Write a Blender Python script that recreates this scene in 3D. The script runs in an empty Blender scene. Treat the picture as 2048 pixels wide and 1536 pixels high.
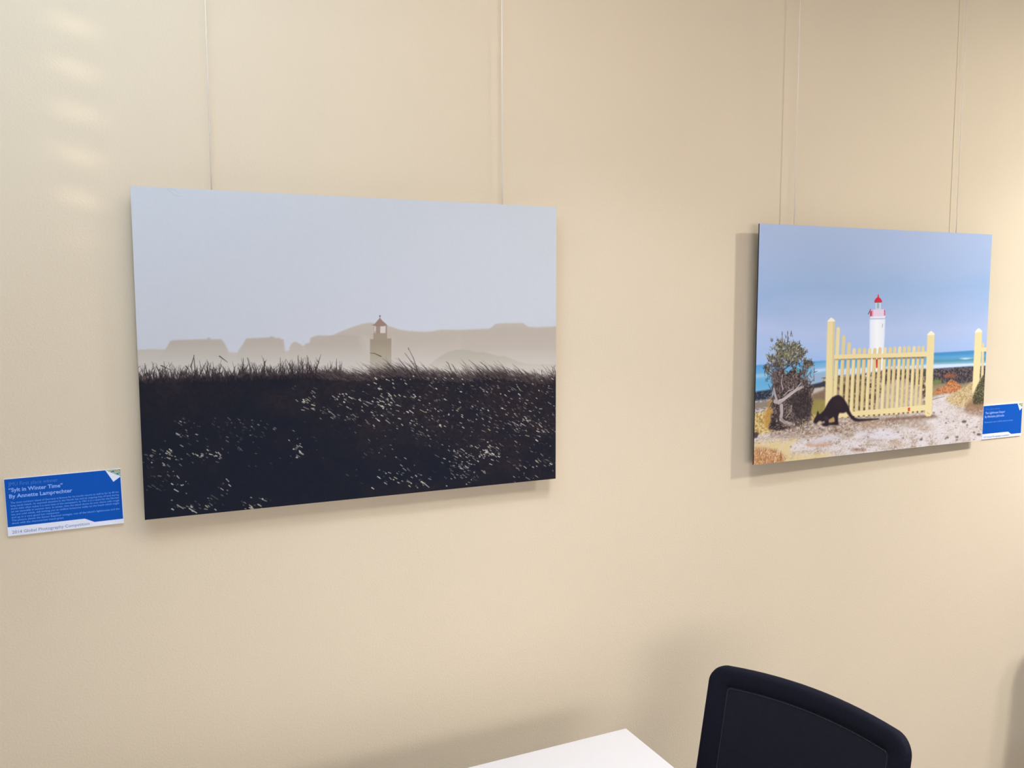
import bpy, bmesh, math, random
import numpy as np
from mathutils import Vector, Matrix

random.seed(7)
S = bpy.context.scene
COL = S.collection

# ------------------------------------------------------------------ camera
CAM = Vector((0.0, -1.698, 1.65))
YAW, PITCH, ROLL, FPX = math.radians(25.181), math.radians(-5.503), math.radians(-0.122), 1731.24
fw = Vector((math.sin(YAW) * math.cos(PITCH), math.cos(YAW) * math.cos(PITCH), math.sin(PITCH)))
r0 = Vector((math.cos(YAW), -math.sin(YAW), 0))
u0 = r0.cross(fw)
rt = math.cos(ROLL) * r0 + math.sin(ROLL) * u0
up = -math.sin(ROLL) * r0 + math.cos(ROLL) * u0
cam_data = bpy.data.cameras.new('camera')
cam_data.sensor_fit = 'HORIZONTAL'
cam_data.sensor_width = 36.0
cam_data.lens = FPX * 36.0 / 2048.0
cam_data.clip_start = 0.02
cam = bpy.data.objects.new('camera', cam_data)
M = Matrix((rt, up, -fw)).transposed().to_4x4()
M.translation = CAM
cam.matrix_world = M
COL.objects.link(cam)
S.camera = cam

# ------------------------------------------------------------------ world, sun, exposure
world = bpy.data.worlds.new('world')
S.world = world
world.use_nodes = True
wn = world.node_tree.nodes
wn['Background'].inputs[0].default_value = (1.0, 0.93, 0.935, 1)
wn['Background'].inputs[1].default_value = 7.1

SUN_DIR = Vector((1.2, 1.0, -0.264)).normalized()
sun_d = bpy.data.lights.new('sun', 'SUN')
sun_d.energy = 2.0
sun_d.angle = math.radians(0.85)
sun_d.color = (1.0, 0.90, 0.76)
sun = bpy.data.objects.new('sun', sun_d)
sun.rotation_euler = SUN_DIR.to_track_quat('-Z', 'Y').to_euler()
sun.location = (-4, -4, 3)
COL.objects.link(sun)

S.view_settings.view_transform = 'Standard'
S.view_settings.look = 'None'
S.view_settings.gamma = 1.0
S.view_settings.use_curve_mapping = False
S.view_settings.exposure = -0.06

ROOM_X0, ROOM_X1, ROOM_Y0, CEIL = -1.7, 4.6, -6.0, 2.7
# ceiling lamps (x, y, strength r, g, b): each lamp is made in its own builder below
ADDED_PANELS = [(-0.1, -0.75, 0.35, 0.455, 0.575), (0.75, -0.9, 0.34, 0.30, 0.275)]  # unseen panels added to brighten the left and middle of the wall
DOWNLIGHTS = [(2.95, -1.35, 1.62, 1.58, 1.52, 180), (3.0, -0.8, 0.32, 0.35, 0.38, 115), (3.25, -1.35, 0.52, 0.42, 0.47, 115), (1.0, -0.8, 0.15, 0.157, 0.178, 95), (0.85, -1.25, 0.27, 0.25, 0.245, 95)]  # all after the first are unseen lamps added to fill the wall light
PANEL_LABELS = ['square flat cool white ceiling light near the window end', 'square flat warm white ceiling light above the table edge', 'square flat dim ceiling light above the lighthouse picture']
DOWNLIGHT_LABELS = ['round wide-beam downlight in the ceiling in front of the chair by the wall', 'round downlight in the ceiling above the chair by the wall', 'round downlight in the ceiling nearest the right wall', 'round downlight in the ceiling above the white table corner', 'round downlight in the ceiling above the near half of the table']


# ------------------------------------------------------------------ materials
def new_mat(name):
    m = bpy.data.materials.new(name)
    m.use_nodes = True
    nt = m.node_tree
    return m, nt, nt.nodes['Principled BSDF']


def plain(name, rgb, rough=0.5, spec=0.4, var=0.04, scale=40.0, bump=0.0, bscale=300.0, metal=0.0):
    m, nt, b = new_mat(name)
    tc = nt.nodes.new('ShaderNodeTexCoord')
    n = nt.nodes.new('ShaderNodeTexNoise')
    n.inputs['Scale'].default_value = scale
    n.inputs['Detail'].default_value = 3
    nt.links.new(tc.outputs['Object'], n.inputs['Vector'])
    r = nt.nodes.new('ShaderNodeValToRGB')
    r.color_ramp.elements[0].position = 0.3
    r.color_ramp.elements[1].position = 0.7
    r.color_ramp.elements[0].color = tuple(c * (1 - var) for c in rgb) + (1,)
    r.color_ramp.elements[1].color = tuple(min(1, c * (1 + var)) for c in rgb) + (1,)
    nt.links.new(n.outputs['Fac'], r.inputs['Fac'])
    nt.links.new(r.outputs['Color'], b.inputs['Base Color'])
    b.inputs['Roughness'].default_value = rough
    b.inputs['Specular IOR Level'].default_value = spec
    b.inputs['Metallic'].default_value = metal
    if bump > 0:
        n2 = nt.nodes.new('ShaderNodeTexNoise')
        n2.inputs['Scale'].default_value = bscale
        n2.inputs['Detail'].default_value = 4
        nt.links.new(tc.outputs['Object'], n2.inputs['Vector'])
        bp = nt.nodes.new('ShaderNodeBump')
        bp.inputs['Strength'].default_value = bump
        bp.inputs['Distance'].default_value = 0.002
        nt.links.new(n2.outputs['Fac'], bp.inputs['Height'])
        nt.links.new(bp.outputs['Normal'], b.inputs['Normal'])
    return m


def emitter(name, rgb, strength):
    m, nt, b = new_mat(name)
    b.inputs['Base Color'].default_value = (0.9, 0.9, 0.9, 1)
    b.inputs['Emission Color'].default_value = tuple(rgb) + (1,)
    b.inputs['Emission Strength'].default_value = strength
    return m


def mesh_weave(name):
    m, nt, b = new_mat(name)
    tc = nt.nodes.new('ShaderNodeTexCoord')
    w1 = nt.nodes.new('ShaderNodeTexWave')
    w1.wave_type = 'BANDS'; w1.bands_direction = 'Z'
    w1.inputs['Scale'].default_value = 130
    w1.inputs['Distortion'].default_value = 0.6
    w1.inputs['Detail'].default_value = 1
    w2 = nt.nodes.new('ShaderNodeTexWave')
    w2.wave_type = 'BANDS'; w2.bands_direction = 'Y'
    w2.inputs['Scale'].default_value = 130
    nt.links.new(tc.outputs['Object'], w1.inputs['Vector'])
    nt.links.new(tc.outputs['Object'], w2.inputs['Vector'])
    mx = nt.nodes.new('ShaderNodeMath'); mx.operation = 'MULTIPLY'
    nt.links.new(w1.outputs['Fac'], mx.inputs[0]); nt.links.new(w2.outputs['Fac'], mx.inputs[1])
    r = nt.nodes.new('ShaderNodeValToRGB')
    r.color_ramp.elements[0].color = (0.0085, 0.0098, 0.0165, 1)
    r.color_ramp.elements[1].color = (0.022, 0.025, 0.034, 1)
    nt.links.new(mx.outputs[0], r.inputs['Fac'])
    nt.links.new(r.outputs['Color'], b.inputs['Base Color'])
    b.inputs['Roughness'].default_value = 0.85
    b.inputs['Specular IOR Level'].default_value = 0.08
    bp = nt.nodes.new('ShaderNodeBump')
    bp.inputs['Strength'].default_value = 0.3
    bp.inputs['Distance'].default_value = 0.001
    nt.links.new(mx.outputs[0], bp.inputs['Height'])
    nt.links.new(bp.outputs['Normal'], b.inputs['Normal'])
    return m


def print_mat(name):
    m, nt, b = new_mat(name)
    a = nt.nodes.new('ShaderNodeVertexColor')
    a.layer_name = 'ink'
    nt.links.new(a.outputs['Color'], b.inputs['Base Color'])
    b.inputs['Roughness'].default_value = 0.6
    b.inputs['Specular IOR Level'].default_value = 0.10
    return m


def glass_mat():
    m, nt, b = new_mat('clear_glass')
    out = nt.nodes['Material Output']
    nt.nodes.remove(b)
    t = nt.nodes.new('ShaderNodeBsdfTransparent')
    g = nt.nodes.new('ShaderNodeBsdfGlossy')
    g.inputs['Roughness'].default_value = 0.02
    f = nt.nodes.new('ShaderNodeFresnel')
    mx = nt.nodes.new('ShaderNodeMixShader')
    nt.links.new(f.outputs[0], mx.inputs[0])
    nt.links.new(t.outputs[0], mx.inputs[1])
    nt.links.new(g.outputs[0], mx.inputs[2])
    nt.links.new(mx.outputs[0], out.inputs['Surface'])
    return m


def nylon_mat():
    m = plain('clear_nylon', (1.0, 0.95, 0.86), 0.4, 0.6, 0.0, 14.0)
    nt = m.node_tree
    out, b = nt.nodes['Material Output'], nt.nodes['Principled BSDF']
    t = nt.nodes.new('ShaderNodeBsdfTransparent')
    m2 = nt.nodes.new('ShaderNodeMixShader'); m2.inputs[0].default_value = 0.75
    nt.links.new(t.outputs[0], m2.inputs[1]); nt.links.new(b.outputs[0], m2.inputs[2])
    nt.links.new(m2.outputs[0], out.inputs['Surface'])
    return m


MAT = {
    'wall': plain('cream_wall_paint', (0.735, 0.635, 0.475), 0.75, 0.25, 0.012, 3.0, 0.22, 260.0),
    'wall_plain': plain('pale_wall_paint', (0.62, 0.60, 0.56), 0.8, 0.2, 0.012, 3.0),
    'ceiling': plain('white_ceiling_paint', (0.78, 0.77, 0.73), 0.9, 0.2, 0.02, 8.0),
    'floor': plain('grey_carpet', (0.17, 0.165, 0.16), 0.95, 0.1, 0.25, 120.0, 0.6, 500.0),
    'white': plain('white_laminate', (0.585, 0.58, 0.585), 0.42, 0.35, 0.006, 30.0, 0.03, 700.0),
    'white_edge': plain('white_edge_band', (0.80, 0.80, 0.80), 0.5, 0.35, 0.01, 30.0),
    'steel': plain('pale_grey_steel', (0.55, 0.55, 0.56), 0.35, 0.5, 0.03, 60.0, metal=0.6),
    'alu': plain('brushed_aluminium', (0.66, 0.66, 0.66), 0.35, 0.5, 0.03, 60.0, metal=0.8),
    'board_pale': plain('pale_board_core', (0.55, 0.53, 0.50), 0.6, 0.3, 0.02, 60.0),
    'board_dark': plain('black_board_core', (0.018, 0.018, 0.022), 0.6, 0.3, 0.1, 60.0),
    'card': plain('white_card', (0.80, 0.86, 1.0), 0.6, 0.15, 0.01, 60.0),
    'blue': plain('blue_print', (0.0035, 0.092, 0.48), 0.6, 0.10, 0.05, 300.0),
    'blue_pale': plain('faint_blue_print', (0.052, 0.20, 0.63), 0.55, 0.25, 0.05, 300.0),
    'blue_body': plain('light_blue_print', (0.14, 0.35, 0.88), 0.55, 0.25, 0.05, 300.0),
    'title': plain('pale_blue_print', (0.27, 0.46, 0.95), 0.55, 0.25, 0.02, 300.0),
    'footer': plain('violet_grey_print', (0.24, 0.26, 0.48), 0.55, 0.25, 0.05, 300.0),
    'frame_black': plain('black_chair_fabric', (0.0070, 0.0078, 0.0155), 0.7, 0.10, 0.15, 250.0, 0.2, 900.0),
    'mesh_black': mesh_weave('black_mesh'),
    'thread': plain('grey_thread', (0.045, 0.045, 0.055), 0.7, 0.2, 0.1, 200.0),
    'seat_black': plain('black_seat_fabric', (0.012, 0.012, 0.016), 0.9, 0.15, 0.2, 300.0, 0.4, 900.0),
    'plastic': plain('black_plastic', (0.016, 0.016, 0.018), 0.45, 0.4, 0.08, 80.0),
    'chrome': plain('chrome', (0.75, 0.75, 0.76), 0.12, 0.5, 0.01, 50.0, metal=1.0),
    'nylon': nylon_mat(),
    'glass': glass_mat(),
    'print': print_mat('photo_ink'),
}


# ------------------------------------------------------------------ helpers
def link(name, me, parent=None, loc=(0, 0, 0), rot=(0, 0, 0)):
    o = bpy.data.objects.new(name, me)
    COL.objects.link(o)
    o.location = loc
    o.rotation_euler = rot
    if parent is not None:
        o.parent = parent
    return o


def finish(name, bm, mat, parent=None, loc=(0, 0, 0), rot=(0, 0, 0), smooth=False):
    bmesh.ops.recalc_face_normals(bm, faces=bm.faces)
    me = bpy.data.meshes.new(name)
    bm.to_mesh(me)
    bm.free()
    if smooth:
        for p in me.polygons:
            p.use_smooth = True
    me.materials.append(MAT[mat] if isinstance(mat, str) else mat)
    return link(name, me, parent, loc, rot)


def add_box(bm, c, s, bevel=0.0, rot=None):
    r = bmesh.ops.create_cube(bm, size=1.0)
    vs = r['verts']
    for v in vs:
        v.co = Vector((v.co.x * s[0], v.co.y * s[1], v.co.z * s[2]))
    if bevel > 0:
        es = list({e for v in vs for e in v.link_edges})
        b = bmesh.ops.bevel(bm, geom=es, offset=bevel, segments=2, affect='EDGES', profile=0.6)
        vs = list({v for f in b['faces'] for v in f.verts} | {v for v in vs if v.is_valid})
    for v in vs:
        if rot is not None:
            v.co = rot @ v.co
        v.co += Vector(c)
    return vs


def box(name, c, s, mat, parent=None, bevel=0.0, rot=None, smooth=False):
    bm = bmesh.new()
    add_box(bm, c, s, bevel, rot)
    return finish(name, bm, mat, parent, smooth=smooth)


def add_tube(bm, p0, p1, r0_, r1_=None, seg=16, cap=True):
    r1_ = r0_ if r1_ is None else r1_
    p0, p1 = Vector(p0), Vector(p1)
    q = (p1 - p0).to_track_quat('Z', 'Y')
    rings = []
    for p, r in ((p0, r0_), (p1, r1_)):
        rings.append([bm.verts.new(p + q @ Vector((r * math.cos(2 * math.pi * i / seg), r * math.sin(2 * math.pi * i / seg), 0))) for i in range(seg)])
    for i in range(seg):
        j = (i + 1) % seg
        bm.faces.new((rings[0][i], rings[0][j], rings[1][j], rings[1][i]))
    if cap:
        bm.faces.new(rings[0][::-1])
        bm.faces.new(rings[1])


def add_lathe(bm, prof, centre=(0, 0, 0), seg=32):
    rings = []
    for r, z in prof:
        rings.append([bm.verts.new((centre[0] + r * math.cos(2 * math.pi * i / seg), centre[1] + r * math.sin(2 * math.pi * i / seg), centre[2] + z)) for i in range(seg)])
    for a, b in zip(rings, rings[1:]):
        for i in range(seg):
            j = (i + 1) % seg
            bm.faces.new((a[i], a[j], b[j], b[i]))
    bm.faces.new(rings[0][::-1])
    bm.faces.new(rings[-1])


def thing(name, label, cat, loc=(0, 0, 0), rotz=0.0, group=None, rot=None):
    o = bpy.data.objects.new(name, None)
    COL.objects.link(o)
    o.empty_display_size = 0.05
    o.location = loc
    o.rotation_euler = rot if rot else (0, 0, rotz)
    tag(o, label, cat, group)
    return o


def tag(o, label, cat, group=None):
    o['label'] = label
    o['category'] = cat
    if group:
        o['group'] = group
    return o


def struct(o, label=None, cat=None):
    o['kind'] = 'structure'
    if label:
        o['label'] = label
    if cat:
        o['category'] = cat
    return o


# ------------------------------------------------------------------ room
WX, WY = (ROOM_X0 + ROOM_X1) / 2, ROOM_Y0 / 2
LX, LY = ROOM_X1 - ROOM_X0, -ROOM_Y0
struct(box('wall_back', (WX, 0.06, CEIL / 2), (LX + 0.3, 0.12, CEIL), 'wall'), 'cream painted plaster wall behind the two hanging pictures', 'wall')
FX0, FX1, FZ0, FZ1 = -1.5, 2.3, 0.9, 2.3  # window opening out of view, added to let daylight onto the picture wall
bm = bmesh.new()
add_box(bm, ((ROOM_X0 - 0.15 + FX0) / 2, ROOM_Y0 - 0.06, CEIL / 2), (FX0 - ROOM_X0 + 0.15, 0.12, CEIL))
add_box(bm, ((ROOM_X1 + 0.15 + FX1) / 2, ROOM_Y0 - 0.06, CEIL / 2), (ROOM_X1 + 0.15 - FX1, 0.12, CEIL))
add_box(bm, ((FX0 + FX1) / 2, ROOM_Y0 - 0.06, FZ0 / 2), (FX1 - FX0, 0.12, FZ0))
add_box(bm, ((FX0 + FX1) / 2, ROOM_Y0 - 0.06, (FZ1 + CEIL) / 2), (FX1 - FX0, 0.12, CEIL - FZ1))
struct(finish('wall_front', bm, 'wall_plain'), 'pale wall with a wide window opposite the pictures', 'wall')
win2 = thing('window_2', 'wide window in the wall opposite the pictures', 'window', ((FX0 + FX1) / 2, ROOM_Y0 - 0.06, FZ0))
win2['kind'] = 'structure'
FW, FH = FX1 - FX0, FZ1 - FZ0
for zc in (0.025, FH - 0.025):
    box('frame_bar', (0, 0, zc), (FW, 0.06, 0.05), 'white_edge', win2)
for k in range(5):
    box('mullion', (-FW / 2 + 0.025 + (FW - 0.05) * k / 4, 0, FH / 2), (0.05, 0.06, FH - 0.1), 'white_edge', win2)
for k in range(4):
    box('pane', (-FW / 2 + 0.025 + (FW - 0.05) * (k + 0.5) / 4, 0, FH / 2), ((FW - 0.05) / 4 - 0.05, 0.005, FH - 0.1), 'glass', win2)
pd = bpy.data.lights.new('window_portal', 'AREA')
pd.shape = 'RECTANGLE'; pd.size = FW - 0.1; pd.size_y = FH - 0.1
pd.cycles.is_portal = True
po = bpy.data.objects.new('window_portal', pd)
COL.objects.link(po)
po.parent = win2
po.location = (0, 0.04, FH / 2)
po.rotation_euler = (math.radians(90), 0, 0)
struct(box('wall_right', (ROOM_X1 + 0.06, WY, CEIL / 2), (0.12, LY, CEIL), 'wall_plain'), 'pale painted wall at the right end of the room', 'wall')
struct(box('floor', (WX, WY, -0.05), (LX + 0.3, LY + 0.3, 0.1), 'floor'), 'dark grey carpet floor under the table', 'floor')
struct(box('ceiling', (WX, WY, CEIL + 0.05), (LX + 0.3, LY + 0.3, 0.1), 'ceiling'), 'flat white ceiling over the room', 'ceiling')
# left wall with an unseen louvred slot window, added to cut the low sun into slanted streaks
SLOT_Y0, SLOT_Y1, SLOT_Z0, SLOT_Z1 = -1.470, -1.365, 2.124, 2.545
bm = bmesh.new()
add_box(bm, (ROOM_X0 - 0.03, (ROOM_Y0 + SLOT_Y0) / 2, CEIL / 2), (0.06, SLOT_Y0 - ROOM_Y0, CEIL))
add_box(bm, (ROOM_X0 - 0.03, SLOT_Y1 / 2, CEIL / 2), (0.06, -SLOT_Y1, CEIL))
add_box(bm, (ROOM_X0 - 0.03, (SLOT_Y0 + SLOT_Y1) / 2, SLOT_Z0 / 2), (0.06, SLOT_Y1 - SLOT_Y0, SLOT_Z0))
add_box(bm, (ROOM_X0 - 0.03, (SLOT_Y0 + SLOT_Y1) / 2, (SLOT_Z1 + CEIL) / 2), (0.06, SLOT_Y1 - SLOT_Y0, CEIL - SLOT_Z1))
struct(finish('wall_left', bm, 'wall_plain'), 'pale painted wall at the left end of the room', 'wall')
win = thing('window_1', 'slim louvred window in the left wall', 'window', (ROOM_X0 - 0.03, (SLOT_Y0 + SLOT_Y1) / 2, SLOT_Z0))
win['kind'] = 'structure'
slat_bm = bmesh.new()
add_box(slat_bm, (0, 0, 0), (0.003, SLOT_Y1 - SLOT_Y0, 0.0560), rot=Matrix.Rotation(math.radians(8), 3, 'Y'))
slat = None
z = 2.4935 - 0.0365 + 0.073
while z > SLOT_Z0 + 0.03:
    if slat is None:
        slat = finish('slat', slat_bm, 'alu', win, (0, 0, z - SLOT_Z0))
    else:
        s2 = slat.copy(); COL.objects.link(s2); s2.location = (0, 0, z - SLOT_Z0)
    z -= 0.073
box('pane', (-0.045, 0, (SLOT_Z1 - SLOT_Z0) / 2), (0.004, SLOT_Y1 - SLOT_Y0, SLOT_Z1 - SLOT_Z0), 'glass', win)
struct(box('trim_1', (WX, -0.007, CEIL - 0.03), (LX, 0.014, 0.03), 'alu', bevel=0.002), 'aluminium picture rail running along the top of the wall', 'picture rail')
struct(box('baseboard_back', (WX, -0.007, 0.05), (LX, 0.014, 0.1), 'white_edge', bevel=0.003), 'white baseboard along the picture wall', 'baseboard')


# ------------------------------------------------------------------ lamps in the ceiling
def added_panel(x, y, r, g, b, label):  # panel lamp out of view, added as wall fill
    t = thing('ceiling_panel_light', label, 'ceiling light', (x, y, CEIL), group='flat panel lights in the ceiling')
    for sx, sy, lx, ly in ((0, 0.305, 0.62, 0.02), (0, -0.305, 0.62, 0.02), (0.305, 0, 0.02, 0.59), (-0.305, 0, 0.02, 0.59)):
        box('frame_bar', (sx, sy, -0.008), (lx, ly, 0.016), 'white_edge', t)
    k = max(r, g, b, 1e-6)
    e = emitter('panel_glow', (r / k, g / k, b / k), k * 20)
    box('diffuser', (0, 0, -0.003), (0.59, 0.59, 0.006), e, t)
    return t


for i, lamp in enumerate(ADDED_PANELS):
    added_panel(*lamp, PANEL_LABELS[i])


def downlight(x, y, r, g, b, beam, label):
    t = thing('ceiling_downlight', label, 'ceiling light', (x, y, CEIL), group='round downlights in the ceiling')
    k = max(r, g, b, 1e-6)
    bm = bmesh.new()
    prof = [(0.10, 0.0), (0.13, 0.0), (0.13, -0.006), (0.10, -0.012), (0.095, -0.004)]
    seg = 40
    rings = [[bm.verts.new((r * math.cos(2 * math.pi * k / seg), r * math.sin(2 * math.pi * k / seg), zz)) for k in range(seg)] for r, zz in prof]
    for q0, q1 in zip(rings, rings[1:] + rings[:1]):
        for i_ in range(seg):
            j = (i_ + 1) % seg
            bm.faces.new((q0[i_], q0[j], q1[j], q1[i_]))
    finish('trim_ring', bm, 'white_edge', t, smooth=True)
    bm = bmesh.new()
    add_lathe(bm, [(0.094, 0.0), (0.094, -0.004)])
    finish('lens', bm, emitter('lens_glow', (r / k, g / k, b / k), 1.5 * k), t)
    ld = bpy.data.lights.new('downlight_lamp', 'AREA')
    ld.shape = 'DISK'
    ld.size = 0.17
    ld.spread = math.radians(beam)
    ld.energy = k * 30
    ld.color = (r / k, g / k, b / k)
    lo = bpy.data.objects.new('downlight_lamp', ld)
    COL.objects.link(lo)
    lo.parent = t
    lo.location = (0, 0, -0.02)
    return t


for i, lamp in enumerate(DOWNLIGHTS):
    downlight(*lamp, DOWNLIGHT_LABELS[i])


# ------------------------------------------------------------------ painting the two photo prints
def srgb_lin(a):
    a = np.clip(a, 0, 1)
    return np.where(a <= 0.04045, a / 12.92, ((a + 0.055) / 1.055) ** 2.4)


def solve_h(src, dst):
    A, b = [], []
    for (x, y), (u, v) in zip(src, dst):
        A.append([x, y, 1, 0, 0, 0, -u * x, -u * y]); b.append(u)
        A.append([0, 0, 0, x, y, 1, -v * x, -v * y]); b.append(v)
    h = np.linalg.solve(np.array(A, float), np.array(b, float))
    return np.append(h, 1).reshape(3, 3)


class Canvas:
    """A flat print: colours on a pixel grid, drawn from outlines measured in the photograph."""

    def __init__(self, w, h, corners, seed):
        self.w, self.h = w, h
        self.H = solve_h(corners, [(0, 0), (w, 0), (w, h), (0, h)])
        Hi = np.linalg.inv(self.H)
        self.Y, self.X = np.mgrid[0:h, 0:w].astype(float) + 0.5
        d = Hi[2, 0] * self.X + Hi[2, 1] * self.Y + Hi[2, 2]
        self.PX = (Hi[0, 0] * self.X + Hi[0, 1] * self.Y + Hi[0, 2]) / d
        self.PY = (Hi[1, 0] * self.X + Hi[1, 1] * self.Y + Hi[1, 2]) / d
        self.img = np.zeros((h, w, 3))
        self.rng = np.random.default_rng(seed)

    def P(self, x, y):
        v = self.H @ np.array([x, y, 1.0])
        return v[0] / v[2], v[1] / v[2]

    def noise(self, cx, cy, octaves=4, gain=0.55):
        out = np.zeros((self.h, self.w)); amp = 1.0; tot = 0
        for o in range(octaves):
            nx, ny = int(self.w / cx) + 3, int(self.h / cy) + 3
            g = self.rng.random((ny, nx))
            fx, fy = self.X / cx, self.Y / cy
            ix, iy = fx.astype(int), fy.astype(int)
            tx, ty = fx - ix, fy - iy
            tx, ty = tx * tx * (3 - 2 * tx), ty * ty * (3 - 2 * ty)
            out += amp * ((g[iy, ix] * (1 - tx) + g[iy, ix + 1] * tx) * (1 - ty) + (g[iy + 1, ix] * (1 - tx) + g[iy + 1, ix + 1] * tx) * ty)
            tot += amp; amp *= gain
            cx, cy = max(1.2, cx / 2), max(1.2, cy / 2)
        return out / tot

    def blend(self, mask, col):
        col = np.asarray(col, float)
        self.img += mask[..., None] * (col - self.img)

    def mask(self, pts, soft=0.0, ss=3):
        q = [self.P(x, y) for x, y in pts]
        xs, ys = [p[0] for p in q], [p[1] for p in q]
        pad = int(3 * soft) + 2
        x0, x1 = max(0, int(min(xs)) - pad), min(self.w, int(max(xs)) + pad + 1)
        y0, y1 = max(0, int(min(ys)) - pad), min(self.h, int(max(ys)) + pad + 1)
        if x1 <= x0 or y1 <= y0:
            return None
        acc = np.zeros((y1 - y0, x1 - x0))
        gy, gx = np.mgrid[y0:y1, x0:x1].astype(float)
        for i in range(ss):
            for j in range(ss):
                X, Y = gx + (i + 0.5) / ss, gy + (j + 0.5) / ss
                ins = np.zeros(X.shape, bool)
                for (ax, ay), (bx, by) in zip(q, q[1:] + q[:1]):
                    if ay == by:
                        continue
                    c = ((ay > Y) != (by > Y)) & (X < (bx - ax) * (Y - ay) / (by - ay) + ax)
                    ins ^= c
                acc += ins
        acc /= ss * ss
        if soft > 0:
            k = max(1, int(round(soft)))
            for _ in range(2):
                for ax in (0, 1):
                    p = np.pad(acc, [(k, k) if a == ax else (0, 0) for a in (0, 1)], mode='edge')
                    cs = np.cumsum(np.insert(p, 0, 0, axis=ax), axis=ax)
                    n = acc.shape[ax]
                    acc = (np.take(cs, range(2 * k + 1, 2 * k + 1 + n), axis=ax) - np.take(cs, range(0, n), axis=ax)) / (2 * k + 1)
        return x0, x1, y0, y1, acc

    def fill(self, pts, col, alpha=1.0, soft=0.0, tex=None):
        m = self.mask(pts, soft)
        if m is None:
            return
        x0, x1, y0, y1, a = m
        a = a * alpha
        if tex is not None:
            a = a * tex[y0:y1, x0:x1]
        c = np.asarray(col, float)
        if c.ndim == 3:
            c = c[y0:y1, x0:x1]
        s = self.img[y0:y1, x0:x1]
        s += a[..., None] * (c - s)

    def stroke(self, x0_, y0_, x1_, y1_, w0, w1, col, alpha=1.0):
        ax, ay = self.P(x0_, y0_); bx, by = self.P(x1_, y1_)
        pad = max(w0, w1) + 1.5
        x0, x1 = max(0, int(min(ax, bx) - pad)), min(self.w, int(max(ax, bx) + pad) + 1)
        y0, y1 = max(0, int(min(ay, by) - pad)), min(self.h, int(max(ay, by) + pad) + 1)
        if x1 <= x0 or y1 <= y0:
            return
        X, Y = self.X[y0:y1, x0:x1], self.Y[y0:y1, x0:x1]
        dx, dy = bx - ax, by - ay
        L2 = dx * dx + dy * dy + 1e-9
        t = np.clip(((X - ax) * dx + (Y - ay) * dy) / L2, 0, 1)
        d = np.hypot(X - ax - t * dx, Y - ay - t * dy)
        wd = w0 + (w1 - w0) * t
        a = np.clip(wd / 2 + 0.5 - d, 0, 1) * np.minimum(1, wd + 0.15) * alpha
        s = self.img[y0:y1, x0:x1]
        s += a[..., None] * (np.asarray(col, float) - s)

    def path(self, pts, w0, w1, col, alpha=1.0):
        n = len(pts) - 1
        for i in range(n):
            self.stroke(*pts[i], *pts[i + 1], w0 + (w1 - w0) * i / n, w0 + (w1 - w0) * (i + 1) / n, col, alpha)

    def ramp(self, field, stops):
        xs = [s[0] for s in stops]
        return np.stack([np.interp(field, xs, [s[1][k] for s in stops]) for k in range(3)], -1)


def C(r, g, b):
    return np.array((r, g, b), float) / 255.0


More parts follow.
